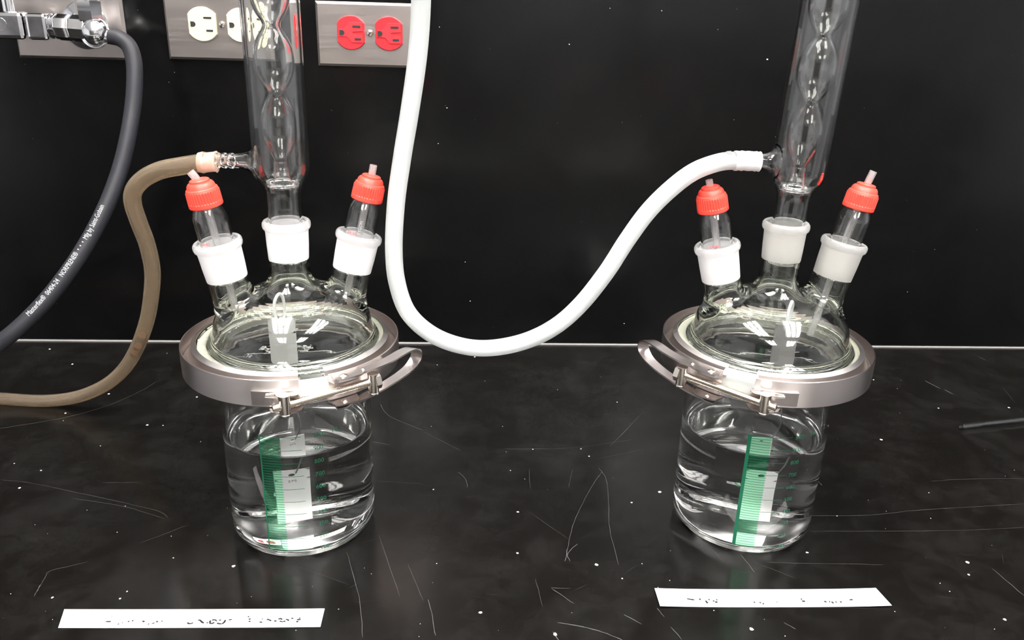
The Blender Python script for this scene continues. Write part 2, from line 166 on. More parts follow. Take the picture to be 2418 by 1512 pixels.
# ---------------------------------------------------------------- mesh helpers (all input in mm)
class Mesh:
    def __init__(s): s.v = []; s.f = []; s.mi = []
    def add(s, vs, fs, mi=0):
        o = len(s.v); s.v += [tuple(map(float, q)) for q in vs]; s.f += [tuple(i + o for i in f) for f in fs]; s.mi += [mi] * len(fs); return s
    def box(s, c, d, mi=0, rot=None):
        vs = [Vector((sx * d[0] / 2, sy * d[1] / 2, sz * d[2] / 2)) for sx in (-1, 1) for sy in (-1, 1) for sz in (-1, 1)]
        if rot is not None: vs = [rot @ q for q in vs]
        vs = [q + Vector(c) for q in vs]
        return s.add(vs, [(0, 1, 3, 2), (4, 6, 7, 5), (0, 4, 5, 1), (2, 3, 7, 6), (0, 2, 6, 4), (1, 5, 7, 3)], mi)
    def lathe(s, prof, n=72, closed=False, mi=0, mat=None, rib=None):
        vs = []; rows = []
        for k, (r, z) in enumerate(prof):
            if r < 1e-6: rows.append([len(vs)]); vs.append(Vector((0, 0, z)))
            else:
                row = []
                for i in range(n):
                    a = 2 * math.pi * i / n; rr = r + (rib(k, i) if rib else 0)
                    row.append(len(vs)); vs.append(Vector((rr * math.cos(a), rr * math.sin(a), z)))
                rows.append(row)
        fs = []
        L = len(rows)
        for k in range(L if closed else L - 1):
            A = rows[k]; B = rows[(k + 1) % L]
            for i in range(n):
                j = (i + 1) % n
                if len(A) == 1 and len(B) == 1: continue
                if len(A) == 1: fs.append((A[0], B[i], B[j]))
                elif len(B) == 1: fs.append((A[i], A[j], B[0]))
                else: fs.append((A[i], A[j], B[j], B[i]))
        if mat is not None: vs = [mat @ q for q in vs]
        return s.add(vs, fs, mi)
    def tube(s, pts, rad, n=24, inner=None, mi=0, cap=True):
        pts = [Vector(p) for p in pts]; fr = frames(pts)
        def ring(i, r):
            p, (t, a, b) = pts[i], fr[i]
            return [p + (a * math.cos(2 * math.pi * k / n) + b * math.sin(2 * math.pi * k / n)) * r for k in range(n)]
        R = rad if callable(rad) else (lambda q: rad)
        vs = []; N = len(pts)
        for i in range(N): vs += ring(i, R(i / (N - 1)))
        fs = [(i * n + k, i * n + (k + 1) % n, (i + 1) * n + (k + 1) % n, (i + 1) * n + k) for i in range(N - 1) for k in range(n)]
        if inner:
            o = len(vs); I = inner if callable(inner) else (lambda q: inner)
            for i in range(N): vs += ring(i, I(i / (N - 1)))
            fs += [(o + i * n + (k + 1) % n, o + i * n + k, o + (i + 1) * n + k, o + (i + 1) * n + (k + 1) % n) for i in range(N - 1) for k in range(n)]
            e = (N - 1) * n
            fs += [((k + 1) % n, k, o + k, o + (k + 1) % n) for k in range(n)]
            fs += [(e + k, e + (k + 1) % n, o + e + (k + 1) % n, o + e + k) for k in range(n)]
        elif cap:
            fs.append(tuple(range(n))[::-1]); fs.append(tuple((N - 1) * n + k for k in range(n)))
        return s.add(vs, fs, mi)
    def ribbon(s, pts, width, z, mi=0):
        P = [Vector((p[0], p[1])) for p in pts]
        if len(P) < 2: return s
        vs = []
        for i, p in enumerate(P):
            a = P[max(i - 1, 0)]; b = P[min(i + 1, len(P) - 1)]; d = (b - a).normalized() if (b - a).length > 1e-9 else Vector((1, 0)); nn = Vector((-d.y, d.x)) * width / 2
            if 0 < i < len(P) - 1: nn *= random.uniform(.6, 1.1)
            else: nn *= .4
            vs += [(p.x + nn.x, p.y + nn.y, z), (p.x - nn.x, p.y - nn.y, z)]
        return s.add(vs, [(2 * i, 2 * i + 1, 2 * i + 3, 2 * i + 2) for i in range(len(P) - 1)], mi)
    def build(s, name, mats, parent=None, smooth=True, recalc=True, loc=None, mat=None, bevel=0, angle=35):
        me = bpy.data.meshes.new(name)
        me.from_pydata([(x * MM, y * MM, z * MM) for x, y, z in s.v], [], s.f)
        if not isinstance(mats, (list, tuple)): mats = [mats]
        for q in mats: me.materials.append(q)
        me.polygons.foreach_set('material_index', s.mi)
        bm = bmesh.new(); bm.from_mesh(me)
        if recalc: bmesh.ops.recalc_face_normals(bm, faces=bm.faces)
        for f in bm.faces: f.smooth = smooth
        if smooth:
            for e in bm.edges:
                if len(e.link_faces) == 2 and e.calc_face_angle(0) > math.radians(angle): e.smooth = False
        bm.to_mesh(me); bm.free()
        ob = bpy.data.objects.new(name, me); COL.objects.link(ob)
        if parent is not None: ob.parent = parent
        if loc is not None: ob.location = Vector(loc) * MM
        if mat is not None: ob.matrix_local = mat
        if bevel:
            b = ob.modifiers.new('bevel', 'BEVEL'); b.width = bevel * MM; b.segments = 2; b.limit_method = 'ANGLE'; b.angle_limit = math.radians(40)
        return ob
def frames(pts):
    out = []; a = None
    for i in range(len(pts)):
        t = (pts[min(i + 1, len(pts) - 1)] - pts[max(i - 1, 0)]).normalized()
        if a is None:
            up = Vector((0, 0, 1)) if abs(t.z) < .9 else Vector((0, 1, 0)); a = t.cross(up).normalized()
        else: a = (a - t * a.dot(t)).normalized()
        out.append((t, a, t.cross(a)))
    return out
def crom(pts, n=8, closed=False):
    P = [Vector(p) for p in pts]; out = []; L = len(P)
    rng = range(L if closed else L - 1)
    for i in rng:
        if closed: p0, p1, p2, p3 = P[i - 1], P[i], P[(i + 1) % L], P[(i + 2) % L]
        else: p0, p1, p2, p3 = P[max(i - 1, 0)], P[i], P[i + 1], P[min(i + 2, L - 1)]
        for k in range(n):
            t = k / n
            out.append(.5 * ((2 * p1) + (p2 - p0) * t + (2 * p0 - 5 * p1 + 4 * p2 - p3) * t * t + (3 * p1 - p0 - 3 * p2 + p3) * t ** 3))
    if not closed: out.append(P[-1].copy())
    return out
def prof(pts, n=6): return [(max(p[0], 0.0), p[1]) for p in crom([(r, z, 0) for r, z in pts], n)]
def offset_prof(pr, d):
    out = []
    for i in range(len(pr)):
        a = pr[max(i - 1, 0)]; b = pr[min(i + 1, len(pr) - 1)]; t = Vector((b[0] - a[0], b[1] - a[1])).normalized()
        out.append((max(pr[i][0] - t.y * d, 0), pr[i][1] + t.x * d))
    return out
def tag(o, label=None, cat=None, group=None, kind=None):
    if label: o['label'] = label
    if cat: o['category'] = cat
    if group: o['group'] = group
    if kind: o['kind'] = kind
    return o
def thing(name, label, cat, loc=(0, 0, 0), group=None, mat=None):
    o = bpy.data.objects.new(name, None); COL.objects.link(o); o.empty_display_size = .01
    if mat is not None: o.matrix_world = mat
    else: o.location = Vector(loc) * MM
    return tag(o, label, cat, group)
def text_mesh(s, size, align='LEFT', cuts=0):
    cu = bpy.data.curves.new('lettering', 'FONT'); cu.body = s; cu.size = size; cu.align_x = align; cu.resolution_u = 2; cu.fill_mode = 'BOTH'
    ob = bpy.data.objects.new('lettering', cu); COL.objects.link(ob)
    bpy.context.view_layer.update()
    dg = bpy.context.evaluated_depsgraph_get(); me = ob.evaluated_get(dg).to_mesh()
    bm = bmesh.new(); bm.from_mesh(me)
    for k in range(cuts):   # slice into bands so the lettering can follow a round surface
        y = size * (-.25 + 1.05 * (k + .5) / cuts)
        bmesh.ops.bisect_plane(bm, geom=bm.verts[:] + bm.edges[:] + bm.faces[:], plane_co=(0, y, 0), plane_no=(0, 1, 0))
    bm.verts.index_update()
    vs = [(v.co.x, v.co.y) for v in bm.verts]; fs = [tuple(v.index for v in p.verts) for p in bm.faces]; bm.free()
    ob.evaluated_get(dg).to_mesh_clear()
    bpy.data.objects.remove(ob); bpy.data.curves.remove(cu)
    return vs, fs
def frame_mat(origin, z, x=None):
    z = Vector(z).normalized(); x = Vector(x) if x is not None else Vector((1, 0, 0))
    x = (x - z * x.dot(z)).normalized(); y = z.cross(x)
    mt = Matrix.Identity(4)
    for i in range(3): mt[i][0] = x[i]; mt[i][1] = y[i]; mt[i][2] = z[i]; mt[i][3] = origin[i] * MM
    return mt

# ================================================================= THE ROOM
def slab(name, c, d, mt, label=None):
    o = Mesh().box(c, d).build(name, mt, smooth=False); tag(o, label, None, None, 'structure'); return o
slab('floor', (300, -1500, -910), (5600, 6000, 20), M['floor'])
slab('ceiling', (300, -1500, 1810), (5600, 6000, 20), M['ceil'])
slab('wall_back', (300, 10, 450), (5600, 20, 2700), M['room'])
slab('wall_left', (-2510, -1500, 450), (20, 6000, 2700), M['room'])
slab('wall_right', (3110, -1500, 450), (20, 6000, 2700), M['room'])
slab('wall_front', (300, -4510, 450), (5600, 20, 2700), M['room'])
tag(Mesh().box((300, -2.5, 375), (5000, 5, 750)).build('trim_1', M['splash'], smooth=False), 'tall black epoxy backsplash behind the bench', None, None, 'structure')
_sp = Mesh()
for x, z, r in WSP:
    k = random.randint(4, 6); a0 = random.random() * 6
    _sp.add([(x + r * random.uniform(.6, 1.2) * math.cos(a0 + 6.283 * i / k), -5.15, z + r * .7 * random.uniform(.6, 1.2) * math.sin(a0 + 6.283 * i / k)) for i in range(k)], [tuple(range(k))])
_o = _sp.build('wall_flecks', M['chip'], smooth=False); _o.parent = bpy.data.objects['trim_1']; _o['kind'] = 'stuff'
_c = Mesh().tube([(-2200, -6.2, .4), (0, -6.2, .4), (2800, -6.2, .4)], 1.5, 10)
tag(_c.build('trim_2', M['caulk']), 'thin grey sealant line where bench meets backsplash', None, None, 'structure')

# bench
bench = thing('lab_bench', 'black epoxy laboratory bench with fine scratches and white flecks', 'bench', (300, -385, -900))
def local(ms, base): ms.v = [(x - base[0], y - base[1], z - base[2]) for x, y, z in ms.v]; return ms
BB = (300, -385, -900)
local(Mesh().box((300, -385, -12.5), (5000, 760, 25)), BB).build('worktop', M['bench'], bench, smooth=False, bevel=3)
local(Mesh().box((300, -355, -462), (4960, 680, 872)), BB).build('base_cabinet', M['cabinet'], bench, smooth=False)
ms = Mesh()
for wd, pts in SCR:
    q = [(p.x, p.y) for p in crom([(x, y, 0) for x, y in pts], 5)]
    ms.ribbon([(x + random.uniform(-.3, .3), y + random.uniform(-.3, .3)) for x, y in q], wd * .62, .04)
for i in range(140):
    x, y = random.uniform(-450, 600), random.uniform(-560, -40); a = random.gauss(.1, .8); L = random.uniform(2, 22)
    ms.ribbon([(x, y), (x + L * .5 * math.cos(a), y + L * .5 * math.sin(a) + random.uniform(-.5, .5)), (x + L * math.cos(a), y + L * math.sin(a))], random.uniform(.04, .1), .04)
o = local(ms, BB).build('scratches', M['scratch'], bench, smooth=False); o['kind'] = 'stuff'
ms = Mesh()
for x, y, r in SPK:
    k = random.randint(5, 7); a0 = random.random() * 6
    vs = [(x + r * random.uniform(.6, 1.15) * math.cos(a0 + 6.283 * i / k), y + r * random.uniform(.6, 1.15) * math.sin(a0 + 6.283 * i / k), .02) for i in range(k)]
    vs.append((x, y, min(.5, r * .4)))
    ms.add(vs, [(i, (i + 1) % k, k) for i in range(k)])
o = local(ms, BB).build('white_flecks', M['chip'], bench, smooth=False); o['kind'] = 'stuff'

# ceiling lights
n = 0
LIGHTS = [(-420, -850), (800, -850), (-420, -2700), (800, -2700)]
for (lx, ly) in LIGHTS:
    lab = ['ceiling light over the left of the bench', 'ceiling light over the right of the bench', 'ceiling light at the rear left of the room', 'ceiling light at the rear right of the room'][n]
    t = thing('ceiling_light', lab + ' with three tubes', 'light', (lx, ly, 1795))
    Mesh().box((0, 0, 0), (620, 1240, 8)).build('housing', M['lamp_housing'], t, smooth=False)
    for k in (-1, 0, 1):
        Mesh().box((k * 185, 0, -26), (120, 1180, 14)).build('light_tube', M['lamp'], t, smooth=False)
    n += 1
# far side of the room, mirrored faintly in the backsplash
isl = thing('island_bench', 'grey laboratory bench along the far wall', 'bench', (1450, -4150, -900))
Mesh().box((0, 0, 440), (2900, 640, 880)).build('base_cabinet', M['cabinet'], isl, smooth=False)
Mesh().box((0, 0, 890), (2940, 680, 22)).build('worktop', M['bench'], isl, smooth=False)
Mesh().box((-300, 0, 1000), (1500, 300, 200)).build('instrument_case', M['cabinet'], isl, smooth=False)
cab = thing('added_dark_cabinet', 'unseen tall dark cabinet added to darken the left of the backsplash reflection', 'cabinet', (-1200, -4100, -900))  # added out of view so the left half of the backsplash mirrors something dark
Mesh().box((0, 0, 1050), (2300, 700, 2100)).build('cabinet_body', M['dark_cab'], cab, smooth=False)
for k in range(4): Mesh().box((-862 + k * 575, 355, 1050), (560, 18, 2060)).build('cabinet_door', M['dark_cab'], cab, smooth=False, bevel=2)

# ================================================================= WALL OUTLETS
def bevel_plate(W, H, T, b):
    m_ = Mesh(); hw, hh = W / 2, H / 2
    vs = [(x, 0, z) for x, z in ((-hw, -hh), (hw, -hh), (hw, hh), (-hw, hh))]
    vs += [(x, -T * .35, z) for x, z in ((-hw, -hh), (hw, -hh), (hw, hh), (-hw, hh))]
    vs += [(x, -T, z) for x, z in ((-hw + b, -hh + b), (hw - b, -hh + b), (hw - b, hh - b), (-hw + b, hh - b))]
    fs = [(0, 1, 2, 3), (8, 9, 10, 11)]
    for k in range(4):
        j = (k + 1) % 4; fs += [(k, j, 4 + j, 4 + k), (4 + k, 4 + j, 8 + j, 8 + k)]
    return m_.add(vs, fs)
def face_outline(R, X, n=10):
    a0 = math.acos(X / R); pts = []
    for i in range(n + 1):
        a = a0 + (math.pi - 2 * a0) * i / n; pts.append((R * math.cos(a), R * math.sin(a)))
    for i in range(n + 1):
        a = math.pi + a0 + (math.pi - 2 * a0) * i / n; pts.append((R * math.cos(a), R * math.sin(a)))
    return pts
def prism(m_, outline, y0, y1, s0=1., s1=1., mi=0):
    k = len(outline)
    vs = [(x * s0, y0, z * s0) for x, z in outline] + [(x * s1, y1, z * s1) for x, z in outline]
    return m_.add(vs, [tuple(range(k)), tuple(range(k, 2 * k))] + [(i, (i + 1) % k, k + (i + 1) % k, k + i) for i in range(k)], mi)
def screw(parent, x, z, y):
    Mesh().lathe([(0, 0), (3.2, 0), (3.4, .4), (2.9, 1.3), (1.5, 1.9), (0, 2)], 24).build('screw', M['nickel'], parent, mat=Matrix.Translation(Vector((x, y, z)) * MM) @ Matrix.Rotation(math.radians(90), 4, 'X'))
    a = math.radians(-40)
    Mesh().box((x, y - 1.8, z), (5.2, .7, .8), 0, Matrix.Rotation(a, 3, 'Y')).build('screw_slot', M['slot'], parent, smooth=False)
def receptacle(parent, x, z, y, mt, mt2, relief):
    r = prism(Mesh(), face_outline(17.4, 14.4), 0, -2.2)
    prism(r, face_outline(17.4, 14.4), -2.2, -3.0, 1, .96)
    ob = r.build('receptacle', mt, parent, smooth=False, loc=(x, y, z))
    if relief:
        q = Mesh()
        # raised ground keystone and slot land, receding facets around them
        prism(q, [(-13, -4), (-4, -4), (1, -10), (13, -10), (13, -2), (2, -1), (2, 1), (13, 2), (13, 11), (-1, 11), (-7, 4), (-13, 4)], -2.6, -3.7, 1, .97)
        q.build('slot_land', mt2, ob, smooth=False)
    yy = -3.9 if relief else -3.15
    s_ = Mesh().box((6.2, yy, 6.5), (8.2, .5, 1.9)); s_.build('slot', M['slot'], ob, smooth=False)
    Mesh().box((7.4, yy, -6.2), (6.8, .5, 1.9)).build('slot', M['slot'], ob, smooth=False)
    g = [(-2.6, -2.6), (0, -2.6)] + [(2.6 * math.sin(a), -2.6 * math.cos(a)) for a in [math.pi * i / 8 for i in range(1, 8)]] + [(0, 2.6), (-2.6, 2.6)]
    prism(Mesh(), [(u - 9.2, v) for u, v in g], yy + .25, yy - .25).build('ground_hole', M['slot'], ob, smooth=False)
    return ob
def outlet(xc, zc, label, mt, mt2, relief, W=114, H=65.5, hole=True):
    t = thing('outlet_plate', label, 'outlet', (xc, -5, zc), 'steel plates on the backsplash')
    bevel_plate(W, H, 5, 2.6).build('cover_plate', M['plate'], t, smooth=False)
    if hole:
        for dx in (-20.1, 20.1): receptacle(t, dx + REC_DX, REC_DZ, -4.6, mt, mt2, relief)
        screw(t, REC_DX, REC_DZ, -5)
    return t
REC_DX, REC_DZ = 2.4, 3.5
outlet(-262.5, 363.0, 'brushed steel wall plate with two ivory receptacles', M['cream'], M['cream'], False)
REC_DX, REC_DZ = 0.0, 2.0
outlet(-105.2, 360.2, 'brushed steel wall plate with two red receptacles', M['red_outlet'], M['red_face'], True)
outlet(-418.5, 360.5, 'blank steel wall plate behind the chrome valve', None, None, False, hole=False)

# ================================================================= CHROME VALVE
valve = thing('chrome_valve', 'chrome laboratory turret valve on the blank wall plate', 'valve', (-401, -10, 362))
V0 = Vector((-401, -10, 362))
def vx(prof_, x0, z0, y0=-40, n=40, ax='X', name='body', tilt=0, mt='chrome'):
    # lathe along x (or z) with its start at world (x0,y0,z0)
    rot = Matrix.Rotation(math.radians(90), 4, 'Y') if ax == 'X' else (Matrix.Rotation(math.radians(90), 4, 'X') if ax == '-Y' else Matrix.Identity(4))
    mt_ = Matrix.Translation((Vector((x0, y0, z0)) - V0) * MM) @ Matrix.Rotation(math.radians(tilt), 4, 'Y') @ rot
    return Mesh().lathe(prof_, n).build(name, M[mt], valve, mat=mt_)
vx([(0, 0), (24, 0), (24, 2), (21, 5), (14, 7), (11, 9), (0, 9)], -401, 362, -10, ax='-Y', name='escutcheon', n=56)
vx([(0, 0), (9, 0), (9, 32), (0, 32)], -401, 362, -16, ax='-Y', name='stem')
def hexbar(name, x0, x1, w_, h_, z, y=-50, bev=2.5):
    o = local(Mesh().box(((x0 + x1) / 2, y, z), (x1 - x0, w_, h_)), V0).build(name, M['chrome'], valve, smooth=False, bevel=bev); return o
hexbar('handle_block', -500, -440.5, 20, 26, 362, bev=4)
hexbar('square_collar', -438, -418, 20, 25, 361.5, bev=3)
vx([(0, 0), (11, 0), (12, 1), (12, 2), (10.5, 3), (10.5, 5), (12.3, 6), (12.3, 7), (0, 7)], -418, 362, -50, name='ribbed_collar')
vx([(0, 0), (12, 0), (12.6, 1), (12.6, 12), (11.5, 13.5), (0, 13.5)], -411, 361.5, -50, name='barrel', n=8, tilt=2)
vx([(0, 0), (12, 0), (12.8, 1), (12.8, 14), (11, 16), (0, 16)], -397, 361, -50, name='barrel', n=8, tilt=3)
vx(prof([(0, -13.5), (7, -12), (12, -6), (13.5, 0), (12, 6), (7, 12), (0, 13.5)], 5), -373, 357.5, -54, ax='Z', name='elbow_ball')
vx([(0, 0), (8.2, 0), (9, 2), (8, 6), (7.2, 9), (8, 10), (6.5, 16), (0, 16)], -373, 357.5, -54, name='hose_barb', tilt=18)
vx([(0, 0), (12.5, 0), (12.5, 17), (11.5, 18.5), (0, 18.5)], -378.5, 369, -50, ax='Z', name='hex_nut', n=6)
vx([(0, 0), (9, 0), (9, 3), (13.5, 3.5), (13.5, 20), (0, 20)], -377.5, 387.5, -50, ax='Z', name='bonnet', n=8)
vx([(0, 0), (5.5, 0), (5.5, 30), (0, 30)], -456, 374, -50, ax='Z', name='valve_spindle')
_ring = Mesh().tube([(-373 + 14 * math.cos(a), -56 + 3 * math.sin(a), 357 + 13.5 * math.sin(a)) for a in [2 * math.pi * i / 40 for i in range(41)]], 1.1, 8, cap=False)
local(_ring, V0).build('retaining_ring', M['chrome'], valve)
# lettering disc on handle block
_t = Mesh().tube([(-462 + 6 * math.cos(a), -60.1, 363 + 6 * math.sin(a)) for a in [2 * math.pi * i / 24 for i in range(25)]], .35, 6, cap=False)
local(_t, V0).build('engraved_circle', M['nickel'], valve)

# ================================================================= HOSES
CAMP = Vector((0, -945.5, 403.1))
def hose(name, label, pts, R, mt, inner=None, n=8, cat='tube', kind=None, radf=None):
    P = crom(pts, n)
    base = Vector(P[-1]) if P[-1].z < P[0].z else Vector(P[0])
    base = min(P, key=lambda q: q.z).copy()
    t = thing(name, label, cat, base)
    ms = Mesh().tube([p - base for p in P], radf or R, 56, inner)
    ob = ms.build('hose_wall', mt, t)
    return t, P, base
def wrap_text(parent, P, base, R, s, size, start, mt, name, off=0.0, ys=1.0):
    # text laid along a hose path, starting at arc length 'start', facing the room side
    L = [0.]
    for i in range(1, len(P)): L.append(L[-1] + (P[i] - P[i - 1]).length)
    vs, fs = text_mesh(s, size, cuts=10); out = []
    for x, y in vs:
        l = start + x; i = min(max(int(np.searchsorted(L, l)) - 1, 0), len(P) - 2); t = (l - L[i]) / (L[i + 1] - L[i])
        p = P[i].lerp(P[i + 1], t); tg = (P[min(i + 2, len(P) - 1)] - P[max(i - 1, 0)]).normalized()
        nrm = Vector((0, -.93, .36)); nrm = (nrm - tg * nrm.dot(tg)).normalized(); up = nrm.cross(tg)
        a = (y - size * .35) * ys / R + off
        out.append(p - base + (nrm * math.cos(a) + up * math.sin(a)) * (R + .1))
    return Mesh().add(out, fs).build(name, mt, parent, smooth=False, recalc=False)
BP = BLACK + [[-560, -190, 14], [-640, -190, 9]]
blackhose, P, base = hose('rubber_hose', 'black rubber hose with white lettering hanging from the chrome valve', BP[::-1], 7.8, M['rubber'], 4.5, cat='hose')
BHP, BHB = P, base
_L = [0.]
for _i in range(1, len(BHP)): _L.append(_L[-1] + (BHP[_i] - BHP[_i - 1]).length)
_s = 'Masterflex\u00ae  06404-24   NORPRENE\u00ae  \u2022  \u2022  \u2022  Mfg by Saint-Gobain'
_wd = max(q[0] for q in text_mesh(_s, 1.0)[0])
_e = _L[min(range(len(BHP)), key=lambda i: (BHP[i] - Vector(BLACK[8])).length)] - 9
_st = _L[min(range(len(BHP)), key=lambda i: (BHP[i] - Vector(BLACK[12])).length)] + 3
wrap_text(blackhose, BHP, BHB, 7.8, _s, (_e - _st) / _wd, _st, M['white_print'], 'hose_lettering', off=.12, ys=1.6)

AP = AMBER
t, P, base = hose('vinyl_tube', 'yellowed clear tube from left condenser curling down to the bench', AP[1:], 6.2, M['amber'], 4.3)
_cu = [Vector(p) for p in AMBER[:2]]
_cf = Mesh().tube([_cu[0] - base + Vector((.5, 0, 0)), _cu[0] - base + Vector((-1, 0, 0)), _cu[1] - base + Vector((1.5, 0, 0)), _cu[1] - base + Vector((0, 0, 0)), _cu[1] - base + Vector((-3, 0, 0))], lambda q: 7.4 if q < .2 or q > .65 and q < .8 else 6.7, 28, 5.2)
_cf.build('hose_cuff', M['amber_end'], t)
_st = Mesh()
for i, l in enumerate((.62, .64, .655)):
    k = int(l * len(P)); p = P[k]; tg = (P[k + 1] - P[k - 1]).normalized()
    _st.tube([p - tg * 2.5 - base, p - base + tg * 2.5], lambda q: 3.2 + .6 * math.sin(q * 3.1), 12)
_st.build('rust_deposit', M['liquid_stain'], t)
t, P, base = hose('silicone_tube', 'milky white tube looping between the two condensers', WHITE, 6.3, M['silicone'], lambda q: 3.6 if q < .955 else 5.6)
WP, WB = P, base
k = len(P)
_s = Mesh().tube([p - base for p in P[-11:]], lambda q: 6.9 + .25 * math.sin(q * 26), 28, 6.35)
_s.build('hose_cuff', M['silicone_dense'], t)

# ================================================================= LID (signed distance surface)
def dome_profile():
    pts = [(0, 46), (12, 45.6), (26, 43.5), (40, 38.5), (50, 31), (55.5, 23), (57, 16), (58.5, 11), (62, 6.8), (67, 4.8), (71, 4.4)]
    p = prof(pts, 5); return np.array([(a, b) for a, b in p])
DOME = dome_profile()
def build_table(h=.5, RM=84, Z0=-14, Z1=64):
    rs = np.arange(0, RM, h); zs = np.arange(Z0, Z1, h); RR, ZZ = np.meshgrid(rs, zs, indexing='ij'); Q = np.stack([RR.ravel(), ZZ.ravel()], 1)
    A = DOME[:-1]; B = DOME[1:]; best = np.full(len(Q), 1e9)
    for a, b in zip(A, B):
        d = b - a; t = np.clip(((Q - a) @ d) / (d @ d), 0, 1); e = np.hypot(*(Q - (a + t[:, None] * d)).T); best = np.minimum(best, e)
    zt = np.interp(Q[:, 0], DOME[:, 0], DOME[:, 1], right=DOME[-1, 1])
    # r monotone, so inside = below the curve
    sg = np.where(Q[:, 1] < zt, -1, 1)
    return (best * sg).reshape(RR.shape), h, Z0
TAB, TH, TZ = build_table()
def sd_dome(P):
    r = np.hypot(P[:, 0], P[:, 1]) / TH; z = (P[:, 2] - TZ) / TH
    i = np.clip(r.astype(int), 0, TAB.shape[0] - 2); j = np.clip(z.astype(int), 0, TAB.shape[1] - 2)
    fr = np.clip(r - i, 0, 1); fz = np.clip(z - j, 0, 1)
    return (TAB[i, j] * (1 - fr) * (1 - fz) + TAB[i + 1, j] * fr * (1 - fz) + TAB[i, j + 1] * (1 - fr) * fz + TAB[i + 1, j + 1] * fr * fz)
def smin(a, b, k):
    h = np.clip(.5 + .5 * (b - a) / k, 0, 1); return b * (1 - h) + a * h - k * h * (1 - h)
def lid_sdf(necks, wall=2.8):
    def f(P):
        U = sd_dome(P)
        cuts = []
        for b, d, s0, R in necks:
            q = P - b; t = q @ d; rad = np.linalg.norm(q - t[:, None] * d, axis=1)
            U = smin(U, np.maximum(rad - R, -(t + 8)), 15. if d[2] > .9999 else 9.)
            cuts.append((t, rad, s0))
        S = np.maximum(U, -(U + wall))
        r = np.hypot(P[:, 0], P[:, 1]); z = P[:, 2]
        fl = np.maximum(np.abs(r - 60) - 9.2, np.abs(z - 2.6) - 2.6)
        S = np.maximum(S, r - 69.2)
        S = smin(S, fl, 5.0)
        S = np.maximum(S, np.maximum(z - 5.2, 0) * 0 + r - 69.2)
        for t, rad, s0 in cuts: S = np.maximum(S, -np.maximum(s0 - t, rad - 22))
        S = np.maximum(S, -z)
        return S
    return f
def surface_nets(f, lo, hi, h):
    xs = [np.arange(lo[k], hi[k], h) for k in range(3)]; nx, ny, nz = map(len, xs)
    G = np.stack(np.meshgrid(*xs, indexing='ij'), -1).reshape(-1, 3)
    F = np.concatenate([f(G[i:i + 300000]) for i in range(0, len(G), 300000)]).reshape(nx, ny, nz)
    ins = F < 0
    C = np.zeros((nx - 1, ny - 1, nz - 1), int)
    for a in (0, 1):
        for b in (0, 1):
            for c in (0, 1): C += ins[a:nx - 1 + a, b:ny - 1 + b, c:nz - 1 + c]
    act = (C > 0) & (C < 8); idx = -np.ones(act.shape, int); ijk = np.argwhere(act); idx[act] = np.arange(len(ijk))
    acc = np.zeros((len(ijk), 3)); cnt = np.zeros(len(ijk))
    corners = [(a, b, c) for a in (0, 1) for b in (0, 1) for c in (0, 1)]
    for p in corners:
        for ax in range(3):
            if p[ax]: continue
            q = list(p); q[ax] = 1
            fa = F[ijk[:, 0] + p[0], ijk[:, 1] + p[1], ijk[:, 2] + p[2]]; fb = F[ijk[:, 0] + q[0], ijk[:, 1] + q[1], ijk[:, 2] + q[2]]
            m_ = (fa < 0) != (fb < 0); t = np.where(m_, fa / np.where(m_, fa - fb, 1), 0)
            v = np.array(p, float)[None] + 0 * acc; v[:, ax] = t
            acc += v * m_[:, None]; cnt += m_
    V = np.array(lo)[None] + (ijk + acc / cnt[:, None]) * h
    faces = []
    for ax in range(3):
        o1, o2 = [(1, 2), (2, 0), (0, 1)][ax]
        sl = [slice(1, -1)] * 3; sl[ax] = slice(0, -1); sh = list(sl); sh[ax] = slice(1, None)
        a = ins[tuple(sl)]; b = ins[tuple(sh)]; e = np.argwhere(a != b)
        flip = a[a != b]
        base = e.copy(); base[:, o1] += 1; base[:, o2] += 1
        def cell(d1, d2):
            c = base.copy(); c[:, o1] += d1; c[:, o2] += d2; return idx[c[:, 0], c[:, 1], c[:, 2]]
        q = np.stack([cell(-1, -1), cell(0, -1), cell(0, 0), cell(-1, 0)], 1)
        q[~flip] = q[~flip][:, ::-1]
        faces.append(q)
    Fc = np.concatenate(faces)
    def grad(Q, e=.05):
        return np.stack([(f(Q + np.eye(3)[k] * e) - f(Q - np.eye(3)[k] * e)) / (2 * e) for k in range(3)], 1)
    for it in range(4):
        g = grad(V); v = f(V); st = (v / np.maximum((g * g).sum(1), .3))[:, None] * g
        nrm = np.linalg.norm(st, axis=1, keepdims=True); V = V - st * np.minimum(1, .5 * h / np.maximum(nrm, 1e-9))
    return V, Fc
def make_mesh_np(name, V, Fc, mt, parent):
    me = bpy.data.meshes.new(name); me.vertices.add(len(V)); me.vertices.foreach_set('co', (V * MM).ravel())
    me.loops.add(len(Fc) * 4); me.loops.foreach_set('vertex_index', Fc.ravel().astype(np.int32)); me.polygons.add(len(Fc))
    me.polygons.foreach_set('loop_start', np.arange(0, len(Fc) * 4, 4, dtype=np.int32))
    me.update(calc_edges=True); me.validate()
    me.materials.append(mt)
    bm = bmesh.new(); bm.from_mesh(me); bmesh.ops.recalc_face_normals(bm, faces=bm.faces)
    if bm.calc_volume(signed=True) < 0: bmesh.ops.reverse_faces(bm, faces=bm.faces)
    for f_ in bm.faces: f_.smooth = True
    for e in bm.edges:
        if len(e.link_faces) == 2 and e.calc_face_angle(0) > math.radians(50): e.smooth = False
    bm.to_mesh(me); bm.free()
    ob = bpy.data.objects.new(name, me); COL.objects.link(ob); ob.parent = parent; return ob

